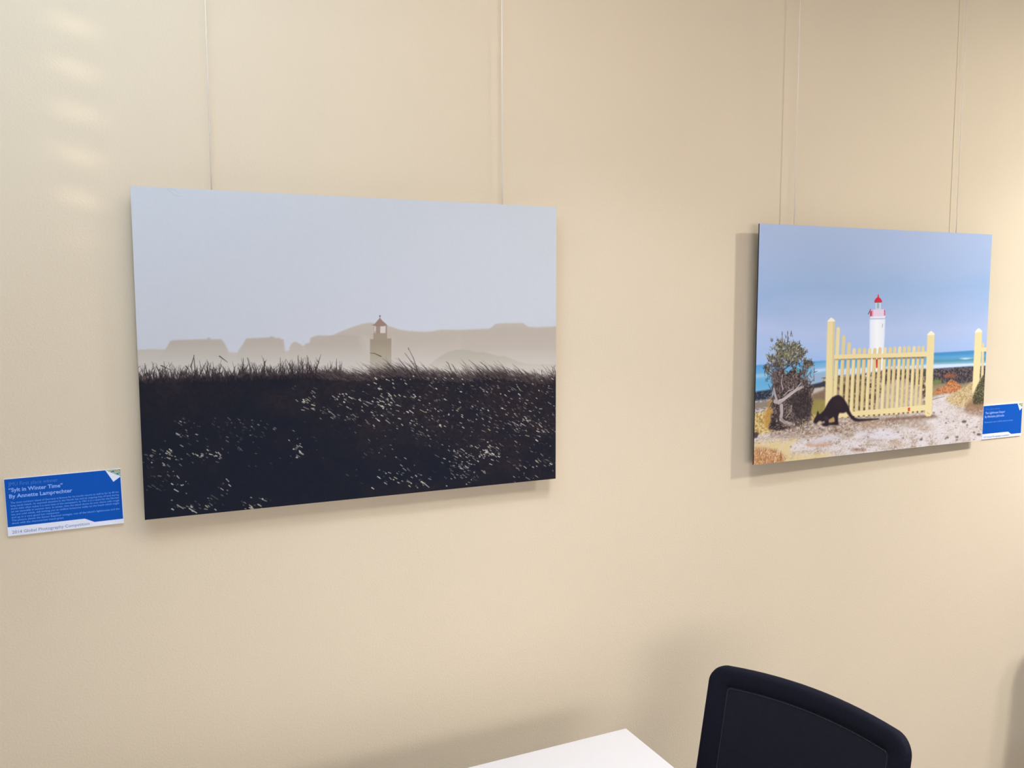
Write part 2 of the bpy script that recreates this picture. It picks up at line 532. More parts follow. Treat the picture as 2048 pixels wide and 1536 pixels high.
def paint_dunes():
    cv = Canvas(960, 678, [(261, 371), (1114, 416), (1110, 954), (289, 1042)], 3)
    R = cv.rng
    V = cv.Y / cv.h
    cv.img[:] = cv.ramp(V, [(0, C(203, 209, 220)), (0.3, C(203, 208, 220)), (0.5, C(203, 207, 220)), (0.6, C(204, 206, 216))])
    cv.img += (cv.noise(6, 6, 2)[..., None] - 0.5) * 0.008
    PY = cv.PY
    # a hair-thin scratch on the print near the upper left corner
    for a, b in (((336, 377), (345, 386)), ((345, 386), (352, 391)), ((341, 377), (352, 380)), ((352, 380), (361, 388)), ((352, 391), (366, 393))):
        cv.stroke(*a, *b, 0.9, 0.7, C(175, 180, 190), 0.6)
    # farthest dune line, then the thatched houses, then the near hump, all sinking into mist
    far = [(250, 700), (276, 701), (300, 699), (330, 700), (480, 706), (575, 703), (615, 690), (668, 671), (690, 661), (712, 653), (728, 648), (742, 645.5), (760, 648), (785, 654),
           (800, 659), (824, 663), (826, 661), (829, 663), (850, 664), (868, 663), (876, 661), (886, 659.5), (925, 660), (950, 659), (978, 658), (984, 655), (992, 648), (1003, 646.5), (1010, 647), (1011, 645), (1014, 646.5), (1047, 646),
           (1052, 650), (1058, 654), (1075, 655), (1100, 654), (1120, 652), (1120, 790), (250, 790)]
    fog = cv.ramp(PY, [(640, C(188, 180, 171)), (668, C(188, 178, 169)), (700, C(194, 185, 177)), (725, C(202, 196, 191)), (745, C(204, 198, 193))])
    cv.fill(far, fog, 0.97, 0.6)
    cv.fill([(925, 660), (985, 656), (1120, 652), (1120, 700), (925, 700)], C(183, 173, 164), 0.30, 2)
    cv.fill([(790, 668), (870, 664), (925, 668), (900, 690), (800, 695)], C(183, 172, 160), 0.25, 5)
    hcol = cv.ramp(PY, [(670, C(182, 172, 163)), (690, C(186, 176, 167)), (705, C(192, 185, 178)), (728, C(202, 197, 192))])
    cv.fill([(305, 728), (325, 710), (329, 704), (342, 683), (350, 681), (416, 679), (417, 676), (422, 676), (423, 679.5), (445, 679), (451, 687), (459, 702), (462, 728)], hcol, 0.95, 0.5)
    cv.fill([(474, 728), (478, 703), (486, 692), (495, 677.5), (541, 675.5), (543, 673.5), (549, 673.5), (552, 676), (563, 677), (565, 679), (570, 679), (572, 697), (577, 728)], hcol, 0.95, 0.5)
    cv.fill([(581, 728), (582, 695), (585, 689), (591, 684), (596, 685), (600, 687), (606, 690), (609, 697), (612, 728)], hcol, 0.9, 0.5)
    cv.fill([(612, 728), (613, 688), (622, 686), (624, 676), (632, 673), (640, 671), (660, 671.5), (690, 670), (724, 673), (734, 682), (738, 728)], hcol, 0.9, 0.5)
    cv.fill([(720, 674), (742, 672), (742, 735), (738, 735)], C(198, 190, 182), 0.5, 3)
    hump = [(840, 745), (862, 728), (880, 714), (898, 704), (912, 700), (925, 698.5), (940, 700), (955, 704), (968, 703), (985, 708), (998, 712), (1008, 711), (1025, 718), (1045, 725), (1062, 728), (1120, 727), (1120, 770), (840, 770)]
    cv.fill(hump, cv.ramp(PY, [(697, C(178, 172, 160)), (715, C(185, 179, 168)), (735, C(200, 195, 188)), (750, C(203, 198, 192))]), 0.92, 0.8)
    # small lighthouse
    tower = cv.ramp(PY, [(660, C(160, 146, 133)), (685, C(160, 147, 132)), (700, C(167, 156, 139)), (725, C(178, 171, 158)), (745, C(185, 178, 168))])
    cv.fill([(742.8, 678.4), (785.3, 676.6), (785.3, 750), (742.8, 750)], tower)
    cv.fill([(749.5, 666), (777, 665.5), (777, 678), (749.5, 678.5)], tower)
    for xx in (743.5, 746.5, 779.5, 782, 785):
        cv.stroke(xx, 668, xx, 678, 0.8, 0.8, C(178, 166, 155), 0.5)
    cv.stroke(743, 668.5, 749, 668.5, 0.7, 0.7, C(178, 166, 155), 0.5)
    cv.stroke(777, 667, 785.5, 667, 0.7, 0.7, C(178, 166, 155), 0.5)
    cv.fill([(750, 650), (776.5, 650), (776.5, 667), (750, 667)], C(176, 163, 156))
    cv.fill([(764, 652.5), (773.8, 652), (773.5, 666), (763, 666)], C(214, 204, 200))
    cv.fill([(751.5, 653), (754.5, 653), (754, 663), (751.5, 663)], C(205, 198, 196))
    cv.fill([(755.5, 652), (763, 652), (763, 668), (755, 668)], C(156, 140, 131))
    cv.fill([(774.3, 651), (776.8, 651), (776.6, 667), (774.3, 667)], C(160, 142, 134))
    cv.fill([(747, 650.8), (752, 648), (758, 641.5), (762, 636.5), (763.4, 636.5), (768, 642), (775.5, 648.5), (776.5, 651), (770, 653), (757, 653)], C(152, 128, 120))
    cv.stroke(762.7, 637, 762.7, 631.5, 1.4, 1.2, C(148, 120, 115))
    cv.fill([(762.7 + 1.9 * math.cos(t), 632.6 + 1.9 * math.sin(t)) for t in np.linspace(0, 6.1, 12)], C(140, 108, 106))
    cv.stroke(747.5, 650.5, 745.5, 649.8, 0.9, 0.6, C(165, 142, 134))
    cv.stroke(776, 650.5, 779.5, 653, 1.0, 0.6, C(165, 142, 134))
    # marram grass: dark body
    ex = [250, 276, 300, 350, 400, 450, 500, 560, 610, 650, 690, 720, 750, 775, 800, 830, 860, 900, 930, 970, 1000, 1040, 1075, 1095, 1112, 1130]
    ey = [760, 758, 757, 755, 752, 752, 750, 748, 745, 746, 748, 751, 748, 744, 741, 744, 747, 749, 752, 746, 744, 750, 755, 754, 748, 746]
    edge = np.interp(cv.PX, ex, ey) + (cv.noise(9, 40, 3) - 0.5) * 12
    dens = np.clip((PY - edge) / 7 + 0.5, 0, 1)
    n1, n2 = cv.noise(70, 45, 4), cv.noise(5, 4, 3)
    lowness = np.clip((PY - 790) / 190, 0, 1)
    rightness = np.clip((cv.PX - 480) / 500, 0, 1)
    warm = C(46, 37, 43); cold = C(24, 28, 42); base = C(35, 31, 41)
    wmix = np.clip((1 - lowness) * 0.55 + rightness * 0.45 + (n1 - 0.5) * 1.1 - 0.25, 0, 1)
    body = cold + (warm - cold) * wmix[..., None]
    body = body + (n2[..., None] - 0.5) * (0.02 + 0.05 * wmix[..., None])
    cv.blend(dens, body)
    # upright twiggy stems on the left, wind-bent blades on the right
    for i in range(950):
        x = R.uniform(270, 690)
        y = np.interp(x, ex, ey) + R.uniform(-4, 12)
        hgt = R.gamma(2.2, 5.0) + 3
        hgt = min(hgt, 34) * (1 if x < 640 else 0.7)
        lean = R.normal(-0.08, 0.28)
        k = R.uniform(0.35, 1.0)
        cc = C(40, 31, 38) * k + C(120, 108, 106) * (1 - k) * 0.7
        w = R.uniform(0.8, 1.8)
        x2, y2 = x + lean * hgt, y - hgt
        cv.stroke(x, y, x2, y2, w, 0.6, cc, R.uniform(0.6, 1))
        if hgt > 14 and R.random() < 0.7:
            t = R.uniform(0.35, 0.7); s = R.choice([-1, 1])
            bx, by = x + lean * hgt * t, y - hgt * t
            cv.stroke(bx, by, bx + s * R.uniform(2, 6), by - R.uniform(4, 9), w * 0.7, 0.5, cc, 0.9)
    for x, y, x2, y2 in ((383, 727, 390, 712), (392, 735, 389, 711), (296, 745, 290, 728), (488, 735, 489, 717), (504, 733, 497, 716), (531, 737, 532, 722), (564, 740, 563, 716), (599, 740, 599, 711), (618, 741, 617, 711), (623, 741, 619, 715), (675, 738, 676, 718), (588, 738, 588, 726), (634, 740, 632, 729), (441, 705, 457, 725), (373, 725, 380, 740), (323, 724, 345, 742)):
        cv.stroke(x, y + 8, x2, y2, 2.0, 0.8, C(46, 36, 42), 0.95)
    for i in range(1500):
        x = R.uniform(640, 1118)
        y = np.interp(x, ex, ey) + R.uniform(-2, 14)
        ln = min(R.gamma(2.3, 6.0) + 4, 38)
        if x < 720:
            ln *= 0.7
        if x > 1060:
            ln *= 0.75
        ang = math.radians(R.normal(40 if x > 745 else 34, 9))
        k = R.uniform(0.2, 1.0) ** 0.6
        cc = C(44, 35, 40) * k + C(140, 128, 122) * (1 - k)
        mx_, my_ = x - math.cos(ang) * ln * 0.5, y - math.sin(ang) * ln * 0.62
        x2, y2 = x - math.cos(ang) * ln, y - math.sin(ang) * ln
        cv.path([(x, y), (mx_, my_), (x2, y2)], R.uniform(0.8, 1.7), 0.5, cc, R.uniform(0.5, 0.95))
    for pts in ([(838, 742), (829, 716), (820, 698)], [(836, 738), (824, 722), (812, 706)], [(765, 713), (752, 707), (743, 706)], [(905, 742), (898, 726), (894, 723)], [(915, 745), (908, 732), (905, 728)], [(985, 745), (972, 732), (963, 724)], [(822, 746), (806, 725), (799, 716)], [(1071, 750), (1069, 742), (1067, 738)], [(1084, 750), (1083, 742), (1084, 738)], [(1106, 746), (1105, 735), (1102, 731)], [(1110, 742), (1107, 733), (1110, 730)]):
        cv.path(pts, 1.8, 0.8, C(64, 52, 54), 0.95)
    cv.stroke(820, 699, 819, 695.5, 2.0, 1.4, C(110, 95, 95))
    # backlit glints
    spots = []
    for i in range(480):
        x, y = R.uniform(745, 1114), R.uniform(752, 862)
        spots.append((x, y, R.uniform(0.05, 1.0) ** 1.6, R.uniform(1.5, 5)))
    for cx, cy, sx, sy, n, br in ((615, 805, 14, 14, 26, 0.85), (690, 797, 16, 10, 22, 0.9), (772, 800, 24, 18, 70, 0.8), (700, 830, 14, 10, 22, 0.6), (660, 828, 14, 8, 20, 0.6), (374, 846, 10, 5, 10, 0.6),
                                  (478, 850, 26, 10, 26, 0.5), (380, 872, 14, 8, 14, 0.7), (343, 920, 26, 18, 48, 0.75), (415, 908, 20, 8, 24, 0.8), (470, 880, 34, 14, 26, 0.45), (527, 860, 20, 8, 16, 0.6), (596, 899, 9, 10, 18, 0.8),
                                  (310, 970, 16, 10, 14, 0.5), (362, 972, 14, 8, 8, 0.8), (455, 977, 10, 8, 9, 0.85), (390, 1017, 16, 5, 18, 0.75), (415, 1010, 14, 6, 14, 0.6), (497, 1012, 14, 5, 14, 0.75), (527, 1000, 8, 3, 5, 0.8),
                                  (352, 1015, 8, 5, 5, 0.8), (800, 870, 50, 20, 26, 0.5), (870, 850, 40, 24, 50, 0.6), (975, 903, 18, 8, 46, 0.85), (915, 905, 24, 14, 44, 0.8), (930, 938, 22, 14, 60, 0.7), (1010, 895, 34, 18, 34, 0.6),
                                  (1052, 850, 22, 14, 50, 0.75), (1080, 925, 26, 12, 26, 0.8), (1090, 870, 16, 22, 30, 0.6), (1040, 945, 30, 12, 20, 0.6), (815, 940, 26, 16, 26, 0.75), (790, 962, 20, 10, 14, 0.8), (755, 890, 22, 12, 8, 0.6), (850, 965, 18, 8, 14, 0.7),
                                  (720, 935, 18, 10, 6, 0.5), (300, 930, 14, 20, 16, 0.4), (560, 905, 60, 20, 14, 0.35), (640, 860, 60, 20, 10, 0.3), (980, 840, 60, 24, 40, 0.5), (900, 790, 80, 20, 60, 0.45), (1040, 790, 50, 22, 60, 0.5)):
        for i in range(n):
            spots.append((R.normal(cx, sx), R.normal(cy, sy), br * R.uniform(0.35, 1.15), R.gamma(2.0, 1.7) + 0.8))
    for x, y, br, ln in spots:
        if y < np.interp(x, ex, ey) + 5 or x > 1112:
            continue
        ang = math.radians(R.normal(31, 8))
        dx, dy = math.cos(ang) * ln, math.sin(ang) * ln
        cc = (C(228, 224, 216) if R.random() < 0.8 else C(208, 205, 165)) * min(1, br * 1.25) + C(45, 40, 44) * max(0, 1 - br * 1.25)
        w = R.uniform(0.8, 1.8) * (0.6 + 0.6 * br)
        cv.stroke(x - dx * 0.5, y - dy * 0.5, x + dx * 0.5, y + dy * 0.5, w, w * 0.8, cc, min(1, 0.45 + br * 0.75))
    return cv


def paint_gate():
    cv = Canvas(720, 508, [(1519, 448), (1985, 468), (1963, 883), (1507, 928)], 11)
    R = cv.rng
    z3 = lambda x, y: (1500 + x / 4.096, 570 + y / 4.096)
    zb = lambda x, y: (1520 + x / 6.4, 640 + y / 6.4)
    zw = lambda x, y: (1600 + x / 11.378, 760 + y / 11.378)
    A = lambda pts, f=z3: [f(*p) for p in pts]
    V = cv.Y / cv.h
    n_sky = cv.noise(160, 60, 3)
    cv.img[:] = cv.ramp(np.clip(V + (n_sky - 0.5) * 0.10, 0, 1), [(0, C(170, 188, 214)), (0.15, C(163, 184, 212)), (0.27, C(152, 179, 210)), (0.36, C(162, 184, 214)), (0.44, C(173, 190, 219)), (0.52, C(165, 188, 221)), (0.60, C(154, 186, 224)), (0.68, C(150, 187, 226))])
    nf, nm, nl = cv.noise(3.5, 2.5, 2), cv.noise(9, 5, 3), cv.noise(30, 14, 4)
    # sea
    sea = cv.ramp(cv.PY - (730 - (cv.PX - 1512) * 28 / 433), [(0, C(84, 150, 204)), (5, C(92, 160, 208)), (14, C(106, 168, 208)), (22, C(118, 180, 212)), (34, C(98, 168, 208)), (50, C(112, 176, 208))])
    cv.fill(A([(-40, 660), (1990, 533), (1990, 780), (600, 850), (-40, 900)]), sea, 1.0, 0.4)
    cv.fill(A([(480, 645), (720, 620), (720, 700), (560, 720), (480, 715)]), C(140, 186, 214), 0.6, 3)
    cv.fill(A([(30, 735), (100, 728), (180, 722), (180, 735), (60, 752)]), C(176, 208, 222), 0.7, 2)
    cv.fill(A([(470, 705), (540, 690), (620, 683), (620, 700), (540, 714), (470, 722)]), C(214, 224, 236), 0.9, 2)
    cv.fill(A([(470, 735), (620, 715), (620, 790), (470, 820)]), C(160, 176, 196), 0.85, 2)
    cv.stroke(*z3(582, 762), *z3(608, 757), 1.2, 1.2, C(80, 85, 100))
    # dry ground right of the bush and beyond the gate post
    dry = cv.ramp(nm, [(0.25, C(112, 98, 72)), (0.5, C(156, 138, 98)), (0.75, C(196, 180, 140))])
    cv.fill(A([(440, 830), (640, 800), (640, 1150), (430, 1170)]), dry, 1.0, 1.0)
    cv.fill(A([(500, 1040), (560, 1010), (620, 1000), (640, 1130), (490, 1140)]), C(204, 180, 112), 0.8, 3)
    cv.fill(A([(1440, 830), (1760, 830), (1760, 1000), (1440, 1020)]), C(196, 184, 166), 1.0, 1.0)
    # right-hand surf
    cv.fill(A([(1480, 560), (1990, 532), (1990, 600), (1480, 610)]), C(70, 138, 186), 0.85, 1.0)
    cv.fill(A([(1480, 586), (1990, 570), (1990, 600), (1480, 612)]), C(96, 162, 200), 0.8, 1.5)
    cv.fill(A([(1480, 612), (1640, 612), (1720, 604), (1990, 595), (1990, 638), (1480, 652)]), C(86, 146, 164), 0.95, 1.0)
    cv.fill(A([(1700, 606), (1760, 600), (1840, 602), (1760, 614)]), C(214, 228, 232), 0.9, 1)
    cv.fill(A([(1480, 640), (1990, 622), (1990, 660), (1480, 668)]), C(126, 176, 196), 0.8, 1.2)
    cv.fill(A([(700, 690), (1480, 655), (1990, 642), (1990, 664), (1800, 668), (1480, 690), (700, 740)]), C(216, 224, 236), 0.9, 1.2)
    # ground behind the gate
    scrub = cv.ramp(nm, [(0.25, C(62, 54, 46)), (0.42, C(110, 94, 74)), (0.55, C(142, 124, 94)), (0.7, C(190, 174, 146)), (0.85, C(206, 194, 176))])
    cv.fill(A([(600, 760), (720, 742), (900, 735), (1000, 700), (1080, 682), (1120, 700), (1460, 690), (1500, 1100), (580, 1140), (560, 860)]), scrub, 1.0, 0.6)
    cv.fill(A([(1090, 690), (1480, 690), (1480, 780), (1280, 790), (1150, 760)]), C(66, 58, 58), 0.75, 2, tex=np.clip(nf * 1.5 - 0.05, 0, 1))
    cv.fill(A([(1120, 800), (1280, 780), (1400, 860), (1430, 1040), (1000, 1060), (1050, 900)]), C(206, 196, 184), 0.7, 4)
    cv.fill(A([(680, 780), (900, 760), (1000, 900), (960, 1000), (700, 1010)]), C(128, 112, 66), 0.35, 4)
    # rocks and mound on the right
    rock = cv.ramp(nf, [(0.2, C(44, 40, 44)), (0.5, C(76, 68, 70)), (0.75, C(112, 100, 100))])
    cv.fill(A([(1480, 692), (1640, 682), (1800, 672), (1990, 668), (1990, 830), (1700, 830), (1480, 850)]), rock, 1.0, 0.8)
    cv.fill(A([(1570, 750), (1620, 728), (1690, 735), (1680, 758), (1600, 765)]), C(156, 96, 70), 0.85, 1.5)
    cv.fill(A([(1490, 790), (1530, 770), (1570, 790), (1550, 815), (1490, 820)]), C(118, 138, 76), 0.85, 1.5)
    cv.fill(A([(1480, 820), (1600, 805), (1700, 815), (1800, 800), (1850, 880), (1480, 920)]), C(150, 140, 104), 0.9, 2)
    orange = cv.ramp(nf, [(0.2, C(140, 84, 50)), (0.5, C(186, 122, 76)), (0.8, C(204, 150, 104))])
    cv.fill(A([(1485, 898), (1520, 855), (1590, 835), (1615, 800), (1640, 776), (1690, 800), (1735, 845), (1715, 872), (1640, 895), (1560, 900)]), orange, 1.0, 0.8)
    # sand in front
    sand = cv.ramp(nl * 0.55 + nf * 0.45, [(0.22, C(164, 146, 128)), (0.38, C(190, 176, 160)), (0.5, C(208, 199, 190)), (0.7, C(220, 214, 210))])
    cv.fill(A([(-60, 1180), (160, 1170), (520, 1110), (1040, 1075), (1480, 1040), (1490, 930), (1560, 900), (1650, 890), (1760, 900), (2000, 1000), (2000, 1500), (-60, 1600)]), sand, 1.0, 2)
    dirt = cv.ramp(nf, [(0.25, C(120, 98, 82)), (0.6, C(166, 142, 116)), (0.8, C(186, 166, 140))])
    cv.fill(A([(160, 1190), (520, 1115), (1040, 1085), (1500, 1060), (1520, 1095), (1200, 1150), (900, 1200), (500, 1250), (160, 1240)]), dirt, 0.75, 3, tex=np.clip(nm * 1.7 - 0.1, 0, 1))
    for cx, cy, rx, ry, cc, al in ((800, 1230, 45, 18, (156, 132, 112), 0.8), (560, 1300, 110, 22, (190, 150, 116), 0.75), (980, 1135, 90, 30, (176, 148, 120), 0.7), (1330, 1140, 120, 35, (160, 140, 116), 0.6), (880, 1350, 70, 12, (126, 80, 56), 0.85), (1180, 1290, 60, 16, (170, 148, 124), 0.6),
                                   (1000, 1270, 130, 10, (165, 145, 128), 0.6), (1160, 1310, 150, 16, (190, 170, 146), 0.6), (1430, 1175, 60, 26, (176, 152, 126), 0.5), (300, 1230, 140, 26, (166, 150, 140), 0.6)):
        cv.fill(A([(cx + rx * math.cos(t), cy + ry * math.sin(t)) for t in np.linspace(0, 6.1, 18)]), C(*cc), al, 2.5, tex=np.clip(nm * 1.6, 0, 1))
    cv.fill(A([(880, 1205), (960, 1190), (1090, 1195), (1240, 1205), (1230, 1240), (1100, 1262), (960, 1258), (890, 1235)]), C(214, 212, 216), 0.6, 4, tex=np.clip(nl * 1.8 - 0.1, 0, 1))
    cv.fill(A([(470, 1280), (600, 1238), (760, 1225), (700, 1262), (520, 1300)]), C(206, 202, 206), 0.7, 3)
    cv.fill(A([(1500, 960), (1600, 940), (1680, 1000), (1760, 1080), (1890, 1110), (1900, 1290), (1500, 1330), (1480, 1150)]), C(214, 208, 202), 0.45, 6)
    # right bank of dry grass
    bank = cv.ramp(nf, [(0.2, C(160, 136, 92)), (0.5, C(194, 172, 122)), (0.8, C(212, 192, 148))])
    cv.fill(A([(1590, 940), (1640, 905), (1700, 868), (1760, 836), (1815, 800), (1990, 720), (1990, 1040), (1760, 1010), (1660, 990)]), bank, 0.95, 2.5)
    cv.fill(A([(1740, 1040), (1770, 980), (1830, 930), (1990, 900), (1990, 1090), (1800, 1070)]), C(132, 102, 76), 0.85, 4, tex=np.clip(nf * 1.4 + 0.1, 0, 1))
    # left side: rocks, old rail, dry grass
    cv.fill(A([(-60, 890), (60, 868), (180, 850), (180, 935), (-60, 965)]), C(48, 50, 58), 1.0, 1.2, tex=np.clip(nf * 1.2 + 0.35, 0, 1))
    cv.fill(A([(-60, 960), (180, 925), (180, 1140), (-60, 1170)]), cv.ramp(nf, [(0.2, C(120, 110, 104)), (0.6, C(190, 182, 174)), (0.8, C(208, 204, 200))]), 1.0, 0.8)
    cv.fill(A([(-60, 975), (170, 942), (170, 990), (-60, 1020)]), C(136, 126, 112), 0.95, 0.8)
    grass = cv.ramp(nf, [(0.2, C(150, 122, 66)), (0.5, C(200, 172, 104)), (0.8, C(220, 200, 142))])
    cv.fill(A([(-60, 1070), (90, 1040), (190, 1000), (220, 1180), (120, 1210), (-60, 1240)]), grass, 0.95, 2)
    cv.fill(A([(110, 1080), (180, 880), (200, 1180), (120, 1160)]), C(176, 134, 66), 0.8, 3)
    cv.fill(A([(-60, 1190), (75, 1200), (60, 1245), (-60, 1260)]), C(72, 58, 60), 0.95, 1)
    cv.fill(A([(500, 815), (612, 788), (612, 832), (510, 845)]), C(56, 58, 66), 1.0, 1.0)
    cv.fill(A([(490, 850), (600, 835), (600, 880), (500, 900)]), C(196, 188, 180), 0.9, 1.0)
    cv.fill(A([(500, 895), (620, 850), (620, 960), (520, 940)]), C(128, 108, 86), 0.95, 1.5)
    cv.fill(A([(490, 960), (560, 930), (618, 945), (612, 1060), (500, 1060)]), C(146, 136, 72), 0.9, 2)
    cv.fill(A([(-60, 1290), (160, 1270), (420, 1250), (330, 1310), (330, 1380), (700, 1370), (640, 1420), (-60, 1500)]), C(216, 194, 132), 0.85, 5, tex=np.clip(nm * 1.3 + 0.2, 0, 1))
    cv.fill(A([(-60, 1340), (60, 1322), (170, 1330), (270, 1380), (280, 1450), (-60, 1500)]), C(178, 124, 80), 0.9, 3, tex=np.clip(nf * 1.5, 0, 1))
    for i in range(170):
        x, y = R.uniform(-10, 290), R.uniform(1330, 1470)
        if x > 140 and y < 1330 + (x - 140) * 0.4:
            continue
        cc = [C(146, 86, 44), C(190, 130, 84), C(108, 66, 42), C(232, 216, 196)][int(R.integers(0, 4) if R.random() < 0.8 else 0)]
        cv.stroke(*z3(x, y), *z3(x + R.normal(0, 6), y - R.uniform(6, 34)), 1.4, 0.7, cc, 0.85)
    # pebbles and seaweed
    for x, y, s in ((1600, 1135, 9), (1660, 1120, 6), (1750, 1125, 20), (1775, 1155, 10), (1855, 1170, 9), (1830, 1215, 11), (1870, 1232, 18), (1690, 1252, 14), (1690, 1275, 9), (1610, 1255, 14), (1595, 1265, 9), (1395, 1270, 14), (1400, 1258, 8), (1205, 1208, 9), (1085, 1190, 7), (960, 1245, 8),
                    (1245, 1255, 8), (700, 1190, 10), (565, 1172, 12), (240, 1210, 9), (1280, 1345, 7), (1180, 1330, 8), (1500, 1050, 9), (1560, 1045, 8), (1480, 1285, 6), (470, 1265, 8), (330, 1320, 8), (1520, 930, 8)):
        cv.fill(A([(x + s * (0.8 + 0.4 * R.random()) * math.cos(t), y + s * 0.55 * math.sin(t)) for t in np.linspace(0, 6.1, 10)]), C(88, 76, 72), 0.9, 0.8)
    for i in range(330):
        x, y = R.uniform(0, 1910), R.uniform(1090, 1400)
        if y > 1440 - x * 0.075 or (x < 300 and y > 1290):
            continue
        l = R.uniform(3, 20)
        cv.stroke(*z3(x, y), *z3(x + l, y + R.normal(0, 3)), R.uniform(0.7, 2.0), 0.7, C(112, 96, 86) * R.uniform(0.7, 1.3), R.uniform(0.25, 0.75))
    cv.stroke(*z3(1490, 935), *z3(1590, 910), 2.0, 1.2, C(196, 186, 172)); cv.stroke(*z3(1490, 942), *z3(1590, 918), 1.2, 0.8, C(110, 98, 88))
    # white lighthouse with a red lantern
    cv.fill(A([(974, 283), (1101, 280), (1096, 420), (1090, 520), (1086, 700), (985, 715), (972, 520)]), cv.ramp(cv.PX, [(1738, C(222, 228, 240)), (1752, C(238, 241, 248)), (1767, C(224, 231, 243))]), 1.0, 0.7)
    cv.fill(A([(985, 650), (1000, 700), (985, 720), (952, 755), (940, 750), (962, 700)]), C(226, 230, 238), 0.9, 1)
    cv.fill(A([(1070, 640), (1090, 640), (1092, 690), (1075, 680)]), C(226, 230, 238), 0.9, 1)
    cv.fill(A([(976, 205), (1101, 200), (1101, 258), (976, 262)]), C(222, 206, 220))
    cv.fill(A([(978, 210), (1002, 208), (1000, 258), (978, 258)]), C(208, 110, 132), 0.75, 1)
    cv.fill(A([(977, 215), (990, 214), (990, 257), (977, 258)]), C(200, 48, 70), 0.95)
    cv.fill(A([(1091, 204), (1100, 204), (1100, 252), (1091, 252)]), C(204, 70, 100), 0.9)
    cv.fill(A([(978, 262), (1101, 258), (1100, 272), (980, 276)]), C(232, 234, 242))
    for k in range(9):
        cv.stroke(*z3(984 + k * 13.5, 275), *z3(991 + k * 13.5, 274.5), 1.2, 1.2, C(168, 174, 186), 0.8)
    cv.fill(A([(1022, 146), (1066, 145), (1066, 200), (1022, 202)]), C(196, 212, 222))
    cv.fill(A([(1032, 150), (1052, 150), (1052, 192), (1032, 194)]), C(150, 176, 180))
    cv.fill(A([(1010, 143), (1014, 128), (1024, 112), (1036, 102), (1044, 98), (1054, 104), (1066, 116), (1074, 130), (1077, 141)]), C(208, 44, 62))
    cv.fill(A([(1038, 102), (1040, 84), (1044, 74), (1049, 84), (1050, 102)]), C(206, 48, 62))
    cv.stroke(*z3(1018, 144.5), *z3(1068, 142.5), 1.4, 1.4, C(70, 74, 90))
    cv.stroke(*z3(962, 240), *z3(982, 201), 1.8, 1.8, C(52, 56, 70))
    cv.stroke(*z3(1079, 322), *z3(1077, 347), 1.4, 1.4, C(120, 128, 144))
    cv.fill(A([(1024, 604), (1041, 603), (1041, 680), (1026, 682)]), C(204, 40, 40))
    cv.fill(A([(1024, 600), (1034, 600), (1034, 610), (1024, 610)]), C(228, 228, 238))
    # gate
    yel, yel2, shade = C(228, 212, 156), C(218, 200, 146), C(170, 148, 92)

    def post(top, poly):
        cv.fill(A(poly), yel, 1.0, 0.3)
        cv.fill(A(top), C(238, 232, 208))
    tops = [(717, 345), (762, 412), (806, 470), (847, 518), (890, 515), (932, 515), (974, 518), (1016, 518), (1058, 512), (1100, 510), (1142, 510), (1181, 506), (1221, 504), (1259, 502), (1297, 502), (1338, 502), (1376, 500), (1412, 500)]
    for k, (x, y) in enumerate(tops):
        f = k / 17.0
        yb = 1092 - 40 * f
        lean = -26 - 4 * f
        w = 14.5 - 2 * f
        xb = x + lean * (yb - y) / 560
        xm = x + lean * (600 - y) / 560
        cv.fill(A([(x - w, y + 10), (x - w * 0.4, y), (x + w * 0.4, y), (x + w, y + 10), (xm + w, 600), (xb + w, yb), (xb - w, yb), (xm - w, 600)]), yel2 if k % 3 else yel, 1.0)
        cv.fill(A([(xm + w - 5, 600), (xm + w, 600), (xb + w, yb), (xb + w - 5, yb)]), shade, 0.45)
        cv.fill(A([(xm - w, 596 - 8 * f), (xm + w, 595 - 8 * f), (xm + w, 612 - 8 * f), (xm - w, 612 - 8 * f)]), C(124, 88, 44), 0.85, 1.0)
        xg = xb + 20
        cv.fill(A([(xg - 8, yb - 22), (xg + 8, yb - 23), (xg + 8, yb - 6), (xg - 8, yb - 6)]), C(82, 64, 40), 0.75, 0.6)
    cv.fill(A([(684, 572), (900, 566), (1200, 560), (1446, 548), (1446, 590), (1200, 596), (900, 602), (684, 608)]), yel)
    cv.stroke(*z3(686, 608), *z3(1446, 590), 1.0, 1.0, shade, 0.6)
    cv.fill(A([(690, 1052), (900, 1030), (1200, 1006), (1430, 985), (1430, 1030), (1200, 1050), (900, 1068), (690, 1086)]), yel)
    cv.fill(A([(1286, 1008), (1303, 1007), (1303, 1035), (1286, 1037)]), C(206, 66, 40))
    cv.fill(A([(1100, 1095), (1500, 1065), (1545, 1090), (1400, 1095), (1100, 1112)]), C(104, 74, 58), 0.7, 2.5, tex=np.clip(nf * 1.3 + 0.2, 0, 1))
    post([(630, 294), (645, 278), (662, 266), (678, 278), (690, 292), (690, 300), (630, 302)], [(630, 294), (690, 294), (684, 600), (678, 950), (674, 1010), (608, 1010), (618, 640)])
    cv.fill(A([(672, 300), (690, 298), (680, 800), (676, 960), (662, 960)]), shade, 0.22)
    post([(1447, 406), (1462, 390), (1478, 378), (1494, 388), (1507, 402), (1507, 412), (1447, 414)], [(1447, 406), (1507, 406), (1496, 700), (1482, 1066), (1470, 1080), (1440, 1082), (1424, 1066), (1436, 700)])
    cv.stroke(*z3(1445, 1050), *z3(1465, 1062), 2.5, 2.0, C(200, 176, 112), 0.8)
    post([(1842, 386), (1856, 368), (1873, 356), (1888, 366), (1900, 380), (1900, 388), (1842, 394)], [(1842, 386), (1900, 384), (1892, 600), (1876, 800), (1850, 850), (1816, 900), (1826, 700)])
    cv.fill(A([(1900, 482), (1908, 476), (1917, 482), (1912, 740), (1890, 790), (1896, 560)]), yel2)
